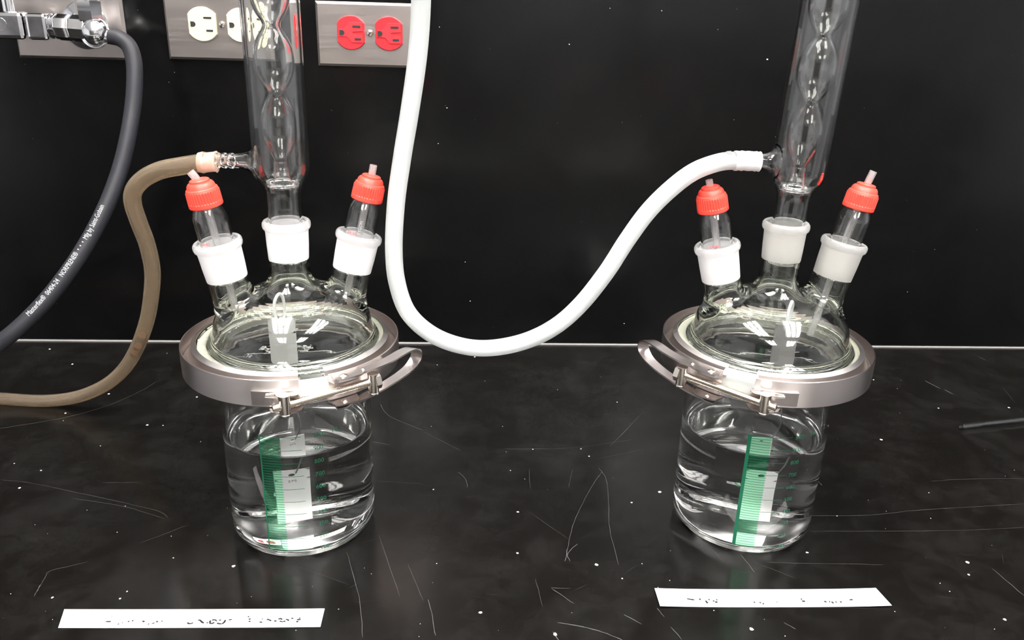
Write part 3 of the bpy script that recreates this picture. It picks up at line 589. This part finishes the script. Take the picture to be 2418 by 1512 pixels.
# shared lathe pieces -------------------------------------------------------------
def joint_mesh():
    # female ground joint: sleeve with a thick rolled collar, 28 tall
    outer = [(14.0, 0), (14.1, .6), (14.6, 10), (14.9, 20), (15.2, 21.5), (16.4, 22.6), (16.9, 24.4), (16.7, 26.6), (15.8, 27.8), (14.6, 28.1)]
    inner = [(13.6, 27.6), (13.1, 26), (12.2, 12), (11.3, 0)]
    return outer + inner
def neck_piece(parent, mat_, wet):
    p = joint_mesh()
    m_ = Mesh(); m_.lathe(p, 64, closed=True)
    # material: sleeve frosted, collar clearer
    for i, fc in enumerate(m_.f):
        z = sum(m_.v[k][2] for k in fc) / len(fc); r = sum(math.hypot(m_.v[k][0], m_.v[k][1]) for k in fc) / len(fc)
        m_.mi[i] = 1 if z > 20.8 and r > 13.3 else 0
    ob = m_.build('ground_joint', [M['frost_wet'] if wet else M['frost'], M['collar']], parent, mat=mat_)
    return ob
M['collar'] = frost('joint_collar_glass', .5, .5, .15, .72, (.95, .95, .95))

ZF = 157.0
def reactor(axis, lid_off, necks_spec, s_center, tag_side):
    ax, ay = axis; side = tag_side
    # ---- jar
    Ro, wl = 56.0, 2.6
    jar = thing('glass_jar', f'clear glass cylindrical jar with green scale, {side} of the two flasks', 'jar', (ax, ay, 0))
    out_p = prof([(0, 1.6), (20, 1.1), (38, .3), (46, .4), (52, 3.4), (55.3, 9), (56, 18)], 6)
    out_p += [(56, 40), (56, 80), (56, 120)] + prof([(56, 136), (57.5, 143), (62, 147.5), (67.6, 149), (69.2, 150.5), (69.4, 153), (69.2, 155.4), (68, 156.0)], 4)
    in_p = prof([(57, 156.0), (54.8, 154), (53.5, 148), (53.4, 138)], 4)
    WZ = 90.0
    dry = [(53.4, 120), (53.4, 100), (53.4, WZ + 1.8)]
    wet = [(53.4, WZ + 1.8), (53.4, 60), (53.4, 24)] + prof([(53.4, 20), (52, 12), (48, 7.6), (40, 6.0), (20, 6.0), (0, 6.2)], 7)
    full = out_p + in_p + dry[:-1] + wet
    ms = Mesh().lathe(full, 128)
    nwet = len(wet) - 1
    nf = len(ms.f)
    # recalc on closed mesh, then drop the wetted inner faces (their interface belongs to the water)
    me = bpy.data.meshes.new('tmp'); me.from_pydata(ms.v, [], ms.f); bm = bmesh.new(); bm.from_mesh(me); bmesh.ops.recalc_face_normals(bm, faces=bm.faces)
    if bm.calc_volume(signed=True) < 0: bmesh.ops.reverse_faces(bm, faces=bm.faces)
    bm.faces.ensure_lookup_table()
    keep = Mesh(); keep.v = ms.v
    for f_ in bm.faces:
        c_ = f_.calc_center_median(); r_ = math.hypot(c_.x, c_.y)
        wetf = c_.z < WZ + 1.8 and ((r_ < 53.7 and c_.z > 20 and f_.normal.x * c_.x + f_.normal.y * c_.y < 0) or (c_.z <= 20 and f_.normal.z > .02 and c_.z > 4.5) or (c_.z <= 21 and c_.z > 4.5 and (f_.normal.x * c_.x + f_.normal.y * c_.y) < -.1))
        if not wetf: keep.f.append(tuple(v.index for v in f_.verts)); keep.mi.append(0)
    bm.free(); bpy.data.meshes.remove(me)
    keep.build('jar_wall', M['glass'], jar, recalc=False)
    # ---- graduation
    az0, maj, mino, numa, reverse = SCALES[side]
    def on(az, z, R=56.15): a = math.radians(az); return (R * math.cos(a), R * math.sin(a), z)
    def patch(m_, a0, a1, z0, z1, R=56.15, n=6):
        vs = []
        for i in range(n + 1):
            a = a0 + (a1 - a0) * i / n; vs += [on(a, z0, R), on(a, z1, R)]
        m_.add(vs, [(2 * i, 2 * i + 2, 2 * i + 3, 2 * i + 1) for i in range(n)])
    g = Mesh(); patch(g, az0, az0 + (1.0 if side == 'left' else 2.6), 11.5, 108.5, n=2)
    for k in range(46):
        z = 11.5 + (108 - 11.5) * k / 45.0
        patch(g, az0, az0 + (maj if k % 5 == 0 else mino), z - .17, z + .17, n=8 if k % 5 == 0 else 5)
    g.build('graduation_scale', M['green'], jar, recalc=False)
    fm = Mesh(); patch(fm, az0 + .2, az0 + mino * .97, 11.5, 108, 56.08, 8)
    fm.build('graduation_backing', M['green_film' if side == 'right' else 'green_film_left'], jar, recalc=False)
    for k in range(10):
        vs, fs = text_mesh(str(100 * (k + 1)), 4.8); zz = 11.5 + (108 - 11.5) * k / 9.0
        q = [on(numa + math.degrees(x / 56.), zz - 1.8 + y) for x, y in vs]
        Mesh().add(q, fs).build('scale_number', M['green'], jar, smooth=False, recalc=False)
    vs, fs = text_mesh('ML', 4.5); Mesh().add([on(numa + 15 + math.degrees(x / 56.), 106.5 + y) for x, y in vs], fs).build('scale_number', M['green'], jar, smooth=False, recalc=False)
    # ---- water
    wt = Mesh(); wtp = prof([(53.4, WZ + 1.8), (52.6, WZ + .7), (51, WZ + .12), (48, WZ)], 4) + [(30, WZ), (0, WZ)]
    wt.lathe([p for p in wet[::-1]], 128, mi=1); wt.lathe(wtp, 128, mi=0)
    bmv = wt.build('water', [M['water_top'], M['water_side']])
    bm = bmesh.new(); bm.from_mesh(bmv.data); bmesh.ops.remove_doubles(bm, verts=bm.verts, dist=1e-6); bmesh.ops.recalc_face_normals(bm, faces=bm.faces)
    if bm.calc_volume(signed=True) < 0: bmesh.ops.reverse_faces(bm, faces=bm.faces)
    bm.to_mesh(bmv.data); bm.free()
    bmv.location = Vector((ax, ay, 0)) * MM
    tag(bmv, f'clear water filling the lower part of the {side} jar', 'water', 'water in the jars')
    # ---- lid
    lx, ly = ax + lid_off, ay
    lid = thing('flask_lid', f'domed clear glass lid with three ground joint necks on the {side} jar', 'lid', (lx, ly, ZF))
    nk = [(np.array([0, 0, 40.]), np.array([0, 0, 1.]), s_center - ZF - 40, 14.0)]
    mats = [frame_mat((0, 0, s_center - ZF), (0, 0, 1))]
    for rho, th, phi, s0, wet_ in necks_spec:
        th, phi = math.radians(th), math.radians(phi)
        b = np.array([rho * math.cos(phi), rho * math.sin(phi), 43.]); d = np.array([math.sin(th) * math.cos(phi), math.sin(th) * math.sin(phi), math.cos(th)])
        nk.append((b, d, s0, 14.0)); mats.append(frame_mat(b + d * s0, d))
    V, Fc = surface_nets(lid_sdf(nk), (-74.3, -74.3, -2.1), (74.5, 74.5, 72), 1.15)
    make_mesh_np('dome', V, Fc, M['lidglass'], lid)
    wets = [WETC[side]] + [q[4] for q in necks_spec]
    for mt_, wq in zip(mats, wets): neck_piece(lid, mt_, wq)
    Mesh().lathe([(57.8, -.9), (68.6, -.9), (68.6, -.02), (57.8, -.02)], 96, closed=True).build('flange_seal', M['seal'], lid)
    # ---- adapters
    for k in (1, 2):
        Tm = Matrix.Translation(Vector((lx, ly, ZF)) * MM) @ mats[k] @ Matrix.Translation((0, 0, -3.1 * MM))
        pos = 'left' if k == 1 else 'right'
        ad = thing('thermometer_adapter', f'red capped glass adapter in the {pos} neck of the {side} flask', 'adapter', mat=Tm, group='red capped adapters')
        body_o = prof([(9.6, 4), (10.4, 14), (11.2, 25), (11.5, 29), (11.6, 44), (11.2, 49), (9.9, 53), (8.4, 56.3)], 5)
        body_i = prof([(7.0, 56), (8.5, 52.4), (9.8, 48.5), (10.2, 44), (10.1, 29), (9.8, 25), (9.0, 14), (8.3, 4)], 5)
        m_ = Mesh().lathe(body_o + body_i, 56, closed=True)
        for i, fc in enumerate(m_.f):
            z = sum(m_.v[q][2] for q in fc) / len(fc)
            m_.mi[i] = 1 if z < 25 else 0
        m_.build('glass_body', [M['glass'], M['frost_wet'] if necks_spec[k - 1][4] else M['frost']], ad)
        cp = [(0, 71.5), (3, 71.5), (5.9, 71.3), (6.6, 70.7), (6.8, 69.2), (7.9, 68.8), (8.9, 67.4), (9.5, 64.8), (10.3, 64.2), (10.75, 62.6), (10.8, 61.8), (10.95, 54.0), (11.25, 53.2), (11.3, 50.6), (10.9, 49.8), (9.4, 49.6), (9.2, 60), (0, 60)]
        cp = [(r_, 55.6 + (z_ - 49.6) * .86) for r_, z_ in cp]
        nn = 144
        Mesh().lathe(cp, nn, rib=lambda kk, i: (.32 if (i % 4) < 2 else -.2) if kk in (10, 11) else 0).build('screw_cap', M['cap'], ad, angle=25)
        if side == 'right' and k == 1 or side == 'left':
            vs, fs = text_mesh('24/40', 3.2); a0 = [(-1.9, .5)][0][0]
            Mesh().add([(11.7 * math.cos(-2.3 + x / 11.2), 11.7 * math.sin(-2.3 + x / 11.2), 31 + y) for x, y in vs], fs).build('joint_marking', M['red_print'], ad, smooth=False, recalc=False)
        # thin tube held in the cap
        d = Tm.to_3x3() @ Vector((0, 0, 1)); o3 = Tm.translation / MM
        top = TUBE_TOP[(side, pos)]
        low = TUBE_LOW[(side, pos)]
        pts = [o3 + d * 66, o3 + d * 50, o3 + d * 30, o3 + d * 8, o3 + d * (-low)]
        pts = [o3 + d * 70 + Vector(top) , o3 + d * 74 + Vector(top) * .35] [0:0] + [o3 + d * 80.5 + Vector(top), o3 + d * 74 + Vector(top) * .3] + pts
        P = crom([tuple(p) for p in pts], 5); bs = P[-1].copy()
        tt = thing('plastic_tube', f'thin clear tube through the {pos} red cap of the {side} flask', 'tube', bs, 'thin tubes through the red caps')
        Mesh().tube([p - bs for p in P], 2.6, 20, 1.6).build('tube_wall', M['thin_tube'], tt)
        if side == 'left' and pos == 'right':
            Pr = P[::-1]; wrap_text(tt, Pr, bs, 2.6, 'TYGON', 3.0, low + 30, M['clear_print'], 'tube_lettering')
    return jar, lid, (lx, ly)
SCALES = {'left': (-107.2, 31, 15.5, -68, False), 'right': (-114, 33, 11.5 + 6, -79, False)}
WETC = {'left': False, 'right': True}
TUBE_TOP = {('left', 'left'): (-4, 0, -1), ('left', 'right'): (0, 0, 1), ('right', 'left'): (0, 0, -1.5), ('right', 'right'): (2, 0, 3)}
TUBE_LOW = {('left', 'left'): 22, ('left', 'right'): 18, ('right', 'left'): 4, ('right', 'right'): 46}
LAX = (-129.6, -372.6); RAX = (231.0, -371.9)
reactor(LAX, 2.0, [(41.0, 9.3, 200.7, 13.6, False), (41.2, 13.7, 13.2, 13.0, False)], 223.6, 'left')
reactor(RAX, 1.8, [(39.8, 13.0, 175.1, 10.9, False), (38.2, 10.8, -0.2, 15.4, True)], 228.0, 'right')

# ================================================================= CLAMPS
def clamp(axis, side, gap, hw, s):
    ax, ay = axis
    t = thing('band_clamp', f'stainless steel band clamp round the flange of the {side} flask', 'clamp', (ax, ay, 144), 'flange clamps')
    def arc(prof_, a0, a1, name, mt, n=90, parent=t, z0=-144):
        m_ = Mesh(); k = len(prof_); vs = []
        for i in range(n + 1):
            a = math.radians(a0 + (a1 - a0) * i / n)
            vs += [(r * math.cos(a), r * math.sin(a), z + z0) for r, z in prof_]
        fs = [(i * k + j, i * k + (j + 1) % k, (i + 1) * k + (j + 1) % k, (i + 1) * k + j) for i in range(n) for j in range(k)]
        fs += [tuple(range(k)), tuple(n * k + j for j in range(k))]
        return m_.add(vs, fs).build(name, mt, parent, angle=30)
    A0, A1 = gap + hw, gap + 360 - hw
    arc([(77.6, 144.3), (78.5, 144.5), (78.7, 154), (78.5, 163.5), (77.6, 163.7), (77.7, 154)], A0, A1, 'outer_band', M['steel'], 120)
    arc([(77.4, 151.6), (77.4, 152.8), (74, 154.0), (72.1, 159.0), (71.0, 163.2), (67.4, 164.9), (67.2, 164.0), (70.2, 162.5), (71.3, 158.2), (73.4, 152.9)], A0, A1, 'v_segment', M['steel_ring'], 120)
    arc([(77.4, 150.0), (77.4, 151.2), (72, 148.6), (66, 146.2), (66, 145), (72, 147.3)], A0, A1, 'v_segment', M['steel_ring'], 120)
    arc([(76.4, 147.2), (77.4, 147.2), (77.4, 162.0), (76.4, 162.0)] if side == 'left' else [(76.4, 147.6), (77.4, 147.6), (77.4, 161.2), (71.6, 163.4), (70.4, 163.4), (70.4, 162.6), (76.4, 160.4)], gap - hw - 1, gap + hw + 1, 'gap_spacer', M['gasket' if side == 'left' else 'clear_spacer'], 14)
    arc([(76.6, 144.4), (77.6, 144.4), (77.6, 146.4), (76.6, 146.4)], gap - hw - 1, gap + hw + 1, 'lower_strip', M['steel'], 14)
    # latch in polar coordinates: angle from the gap (positive towards the lever), radius, z
    def P(a, r, z): q = math.radians(gap + s * a); return Vector((r * math.cos(q), r * math.sin(q), z - 144))
    # lever: one bent strip
    path = [(9, 81.4, 161.2), (20, 82.2, 161.6), (30, 85, 162.6), (38, 89.5, 165), (44, 92.6, 166.8), (49, 95.0, 166.6), (52.5, 96.4, 164.2), (54, 97, 160), (53, 96.4, 155.5), (49.5, 94.2, 151.6), (44, 91.5, 149.2), (35, 87.5, 146.2), (24, 83.6, 142.2), (12, 82, 140.6), (9, 81.8, 140.6)]
    PP = crom([(a, r, z) for a, r, z in path], 6)
    pts = [P(*p) for p in PP]
    m_ = Mesh(); vs = []
    for i, p in enumerate(pts):
        tg = (pts[min(i + 1, len(pts) - 1)] - pts[max(i - 1, 0)]).normalized()
        q = math.radians(gap + s * PP[i][0]); rad = Vector((math.cos(q), math.sin(q), 0)); rad = (rad - tg * rad.dot(tg)).normalized(); nn = tg.cross(rad)
        e = i / (len(pts) - 1); wd = 3.2 + 1.0 * math.sin(math.pi * e)  # half width
        if i < 8 or i > len(pts) - 9: wd = 5.0
        if i in (0, len(pts) - 1): wd = 2.6
        for a_, b_ in ((-wd, -.65), (wd, -.65), (wd, .65), (-wd, .65)): vs.append(p + rad * a_ + nn * b_)
    N = len(pts); fs = [(i * 4 + j, i * 4 + (j + 1) % 4, (i + 1) * 4 + (j + 1) % 4, (i + 1) * 4 + j) for i in range(N - 1) for j in range(4)] + [(0, 1, 2, 3), tuple(4 * (N - 1) + j for j in range(4))]
    m_.add(vs, fs).build('latch_lever', M['steel_dull'], t, angle=30)
    # cheek plates under the lever
    def plate(a0, a1, r0, r1, z, th, name):
        q = Mesh(); n = 10; vv = []
        for i in range(n + 1):
            e = i / n; a = a0 + (a1 - a0) * e; k_ = math.sin(math.pi * min(1, .25 + e * .75)) ** .5 if e > .1 else .6
            rr = r0 + (r1 - r0) * (math.sqrt(max(0, 1 - (2 * e - 1) ** 4)) * .8 + .2)
            vv += [P(a, r0, z), P(a, rr, z), P(a, rr, z + th), P(a, r0, z + th)]
        ff = [(i * 4 + j, i * 4 + (j + 1) % 4, (i + 1) * 4 + (j + 1) % 4, (i + 1) * 4 + j) for i in range(n) for j in range(4)] + [(0, 1, 2, 3), tuple(4 * n + j for j in range(4))]
        return q.add(vv, ff).build(name, M['steel_dull'], t, smooth=False)
    plate(6.5, 22, 77.5, 88, 159.6, 1.0, 'hinge_cheek'); plate(6.5, 22, 77.5, 88, 143.0, 1.0, 'hinge_cheek')
    plate(-22, -5.5, 77.5, 86, 142.6, 1.0, 'trunnion_cheek'); plate(-19, -6.5, 77.5, 84, 153.6, 1.0, 'trunnion_cheek')
    # saddle plate on the band carrying the fixed trunnion
    arc([(78.6, 146), (79.6, 146), (79.6, 156), (78.6, 156)], *( (gap - s * 30, gap - s * 7) if s > 0 else (gap - s * 7, gap - s * 30)), 'saddle_plate', M['steel_dull'], 14)
    def rivet(a, r, z, R=2.6):
        Mesh().lathe([(0, 1.3), (R * .5, 1.1), (R, .2), (R, -.6), (0, -.6)], 20).build('rivet', M['nickel'], t, mat=Matrix.Translation(P(a, r, z) * MM))
    rivet(13.5, 82.4, 162.4, 3.0); rivet(24, 83.4, 162.7, 1.6); rivet(13, 84.5, 144.4, 2.2)
    def post(a, r, z0, z1, R=3.1):
        Mesh().lathe([(0, 0), (R, 0), (R, 1), (R * .93, 1.2), (R * .93, z1 - z0 - 1.2), (R, z1 - z0 - 1), (R, z1 - z0), (0, z1 - z0)], 24).build('trunnion', M['nickel'], t, mat=Matrix.Translation(P(a, r, z0) * MM))
    ZB = 149.6
    post(-14, 85.5, 141.8, 156.5, 4.1); post(27, 88.5, 145, 160, 4.0)
    a_, b_ = P(-14, 85.5, ZB - 1.0), P(27, 88.5, ZB + 4.5)
    d = (b_ - a_).normalized(); a2 = a_ - d * 8; L = (b_ - a2).length + 7
    Mx = Matrix.Translation(a2 * MM) @ frame_mat((0, 0, 0), d)
    pr = [(0, 0)]; z = 0
    while z < L - 9: pr += [(2.55, z), (3.05, z + .5)]; z += 1.0
    pr += [(2.5, L - 7.9), (2.5, L - 6), (4.3, L - 5.6), (4.6, L - 4), (4.3, L - 2.4), (0, L - 2.0)]
    Mesh().lathe(pr, 24).build('t_bolt', M['nickel'], t, mat=Mx, angle=20)
    Mesh().lathe([(3.0, L - 6.2), (6.0, L - 6.0), (6.0, L - 2.4), (3, L - 2.2)], 6, closed=True).build('hex_nut', M['nickel'], t, mat=Mx, smooth=False)
    # clip tab in front of the fixed trunnion
    tb = Mesh(); tb.tube([P(-23, 80.6, 153.2), P(-19, 81.5, 153.4), P(-15, 84, 154.4), P(-13.2, 86.5, 156), P(-13.5, 87.5, 153)], .9, 8)
    tb.tube([P(-19, 83, 148), P(-16, 85, 148.4), P(-13, 88, 148.8)], 1.3, 10)
    tb.build('retaining_clip', M['nickel'], t)
    return t
clamp(LAX, 'left', -68.5, 7.2, 1)
clamp(RAX, 'right', -122.2, 8.3, -1)

# ================================================================= CONDENSERS
def condenser(base, axis_dir, side, arm_z, tube_r=11.7):
    Tm = frame_mat(base, axis_dir)
    t = thing('condenser', f'glass bulb condenser standing in the centre neck of the {side} flask', 'condenser', mat=Tm, group='bulb condensers')
    # local z measured from joint bottom
    zj = 0
    def shell(out_, wall): return out_ + [(max(r, .01), z) for r, z in offset_prof(out_, wall)[::-1]]
    # jacket: joint cone, clear stem, shoulder and long jacket
    stem = [(10.2, 0), (10.9, 14), (11.5, 26), (11.6, 30)] + [(tube_r, 34), (tube_r, 44)] + prof([(tube_r, 48), (tube_r + .4, 50.5), (12.8, 52.6), (13.2, 54), (14.8, 57), (17.2, 60.5), (18.6, 65), (19, 71)], 4)[0:] + [(19, 100), (19, 160), (19, 300), (19, 420)]
    inn = offset_prof(stem, 1.7)[::-1]
    m_ = Mesh().lathe(stem + inn, 80, closed=True)
    for i, fc in enumerate(m_.f):
        z = sum(m_.v[q][2] for q in fc) / len(fc); m_.mi[i] = 1 if z < 27.5 else 0
    m_.build('outer_jacket', [M['glass'], M['frost_wet'] if side == 'right' else M['frost']], t)
    # thick seal ring at the base of the jacket
    Mesh().lathe([(8.2, 55.5), (9.5, 54.6), (11.0, 55), (11.6, 56.2), (10.8, 57.2), (9, 57.2)], 64, closed=True).build('inner_seal', M['glass'], t)
    P_ = [(7.0, 57), (6.0, 63), (5.6, 70)]
    z0 = 72.5
    for k in range(8):
        rb = 12.0 if k == 0 else 13.3
        P_ += [(5.4 if k == 0 else 5.9, z0 + 43.5 * k), (rb * .74, z0 + 43.5 * k + 7.5), (rb * .94, z0 + 43.5 * k + 14), (rb, z0 + 43.5 * k + 21.7), (rb * .94, z0 + 43.5 * k + 29.5), (rb * .74, z0 + 43.5 * k + 36)]
    P_ += [(6.4, z0 + 43.5 * 8)]
    ou = prof(P_, 6); Mesh().lathe(ou + offset_prof(ou, 1.2)[::-1], 64, closed=True).build('bulb_tube', M['glass'], t)
    # side arm with hose barb, pointing left
    az = arm_z
    ds = Vector((-1, -.02, .02))
    A = Matrix.Translation(Vector((-17.6, 0, az)) * MM) @ frame_mat((0, 0, 0), ds, (0, 1, 0))
    pr_o = prof([(12.5, 0), (9.2, 1.5), (6.6, 4.5), (5.3, 8.5), (4.6, 14)], 4)
    zz = 14
    for k in range(5): pr_o += [(5.4, zz + 1), (4.9, zz + 3.6), (4.1, zz + 4.2)]; zz += 4.6
    pr_o += [(4.0, zz + 1.5)]
    pr_i = [(3.0, zz + 1.5), (3.2, 14), (4.2, 8), (6, 3.5), (11, 0)]
    Mesh().lathe(pr_o + pr_i, 48, closed=True).build('hose_barb', M['glass'], t, mat=A)
    return t
condenser((LAX[0] + 1.6, LAX[1], 222), (0, 0, 1), 'left', 70.5)
condenser((RAX[0] + 2.2, RAX[1], 225), (math.sin(math.radians(1.75)), 0, math.cos(math.radians(1.75))), 'right', 74.0, 11.9)

# ================================================================= COUPONS
def coupon(x, y, z0, h, wd, rotz, tilt, side, where, texts=None, mk='coupon'):
    t = thing('test_coupon', f'small grey metal coupon hanging {where} the {side} jar', 'coupon', mat=Matrix.Translation(Vector((x, y, z0)) * MM) @ Matrix.Rotation(math.radians(rotz), 4, 'Z') @ Matrix.Rotation(math.radians(tilt), 4, 'X'), group='metal test coupons')
    # strip with a round hole near the top, made from a ring patch and surrounding quads
    hr, hz = 1.9, h - 6; n = 16; m_ = Mesh(); T = .8
    circ = [(hr * math.cos(2 * math.pi * (i + .5) / n), hz + hr * math.sin(2 * math.pi * (i + .5) / n)) for i in range(n)]
    sq = []
    for i in range(n):
        a = 2 * math.pi * (i + .5) / n; k = 6 / max(abs(math.cos(a)), abs(math.sin(a))); u, v = k * math.cos(a), k * math.sin(a)
        sq.append((u / 6 * wd / 2, hz + v))
    for yy in (-T, T):
        vs = [(u, yy, v) for u, v in circ] + [(u, yy, v) for u, v in sq] + [(-wd / 2, yy, 0), (wd / 2, yy, 0), (wd / 2, yy, hz - 6), (-wd / 2, yy, hz - 6)]
        m_.add(vs, [(i, (i + 1) % n, n + (i + 1) % n, n + i) for i in range(n)] + [(2 * n, 2 * n + 1, 2 * n + 2, 2 * n + 3)])
    o1 = 2 * n + 4
    for i in range(n):
        j = (i + 1) % n; m_.f.append((i, j, o1 + j, o1 + i)); m_.mi.append(0)
    for a, b in (((-wd / 2, 0), (wd / 2, 0)), ((wd / 2, 0), (wd / 2, h)), ((wd / 2, h), (-wd / 2, h)), ((-wd / 2, h), (-wd / 2, 0))):
        m_.add([(a[0], -T, a[1]), (b[0], -T, b[1]), (b[0], T, b[1]), (a[0], T, a[1])], [(0, 1, 2, 3)])
    ob = m_.build('coupon_plate', M[mk], t, smooth=False)
    if texts:
        vs, fs = text_mesh(texts, 3.4, 'CENTER')
        Mesh().add([(u, -T - .06, h - 14 + v) for u, v in vs], fs).build('stamped_number', M['ink'], t, smooth=False, recalc=False)
    return t
coupon(-136, -374, 130, 48, 19.5, 4, 0, 'left', 'above the water in', None)
coupon(-135.5, -372, 11, 53, 19, 24, 0, 'left', 'under the water in', '275')
coupon(246, -372, 132, 44, 18, -4, 0, 'right', 'above the water in', None, 'coupon_dull')
coupon(240, -372, 10, 52, 17, -6, 0, 'right', 'under the water in', None)
def cord(pts, name, label, R, mt, grp):
    P = crom(pts, 6); b = min(P, key=lambda q: q.z).copy()
    t = Mesh().tube([p - b for p in P], R, 10).build(name, mt, loc=b); return tag(t, label, 'thread', grp)
for (x, y, side, zt) in ((-136, -374, 'left', 172), (246, -372, 'right', 170)):
    cord([(x, y - 1.6, zt - 3), (x - 1.5, y - 4, zt + 3), (x - 3.2, y - 5, zt + 12), (x - 2.6, y - 4, zt + 20), (x, y - 1, zt + 24), (x + 2, y + 1.5, zt + 20), (x + 2, y + 3, zt + 10), (x + 1, y + 2, zt + 2), (x, y + 1.6, zt - 1)], 'thread_loop', f'white thread loop holding the upper coupon in the {side} flask', 1.15, M['thread'], 'thread loops')
    cord([(x, y, 133), (x + 5, y, 110), (x + 8, y + 1, 85), (x + 3, y + 1, 60)], 'hanging_wire', f'thin dark wire between the two coupons in the {side} jar', .45, M['wire'], 'hanging wires')

# ================================================================= LABELS AND PIPETTE
def paper(corners, strokes, label, curl):
    cx = sum(c[0] for c in corners) / 4; cy_ = sum(c[1] for c in corners) / 4
    t = thing('paper_label', label, 'label', (cx, cy_, 0), 'handwritten paper labels')
    (x0, y0), (x1, y1), (x2, y2), (x3, y3) = corners   # near-left, far-left, far-right, near-right
    n = 24; vs = []
    def hz(e): return .25 + curl * abs(2 * e - 1) ** 3
    for i in range(n + 1):
        e = i / n
        for dz in (0, .18):
            vs.append((x0 + (x3 - x0) * e - cx, y0 + (y3 - y0) * e - cy_, hz(e) + dz)); vs.append((x1 + (x2 - x1) * e - cx, y1 + (y2 - y1) * e - cy_, hz(e) + dz))
    fs = []
    for i in range(n):
        a, b = i * 4, (i + 1) * 4
        fs += [(a, b, b + 1, a + 1), (a + 2, a + 3, b + 3, b + 2), (a, a + 2, b + 2, b), (a + 1, b + 1, b + 3, a + 3)]
    fs += [(0, 1, 3, 2), (4 * n, 4 * n + 2, 4 * n + 3, 4 * n + 1)]
    Mesh().add(vs, fs).build('paper_strip', M['paper'], t, smooth=False)
    m_ = Mesh()
    for st in strokes:
        q = [(p.x, p.y) for p in crom([(a, b, 0) for a, b in st], 4)]
        nb = len(m_.v); m_.ribbon([(a - cx, b - cy_) for a, b in q], 1.3 + curl * .55, 0)
        for i in range(nb, len(m_.v)):
            e = (m_.v[i][0] + cx - x0) / (x3 - x0); m_.v[i] = (m_.v[i][0], m_.v[i][1], hz(min(max(e, 0), 1)) + .24)
    m_.build('handwriting', M['ink'], t, smooth=False)['kind'] = 'stuff'
paper([(-271, -495), (-275, -477), (-97, -479), (-97, -497)], T1, 'white paper strip with faint handwriting in front of the left flask', .3)
paper([(140, -481), (140, -462), (306, -464), (309, -483)], T2, 'white paper strip with faint handwriting in front of the right flask', 1.2)

pa, pb = Vector((511.7, -219.8, 3.1)), Vector((640, -194, 3.1))
dv = (pb - pa); L = dv.length
pip = thing('glass_pipette', 'thin glass pipette lying on the bench at the right edge', 'pipette', mat=frame_mat(pa, dv))
Mesh().lathe([(3.3, 0), (3.5, .8), (3.2, 2), (3.1, 24), (2.6, 26.5), (2.6, 27.5), (3.1, 30), (3.1, L)] + [(2.2, L), (2.2, 30), (1.6, 27), (2.2, 24), (2.3, 2), (2.5, 0)], 32, closed=True).build('pipette_tube', M['glass'], pip)
print('tris', sum(len(o.data.loop_triangles) if o.type == 'MESH' and not o.data.calc_loop_triangles() else 0 for o in SC.objects))
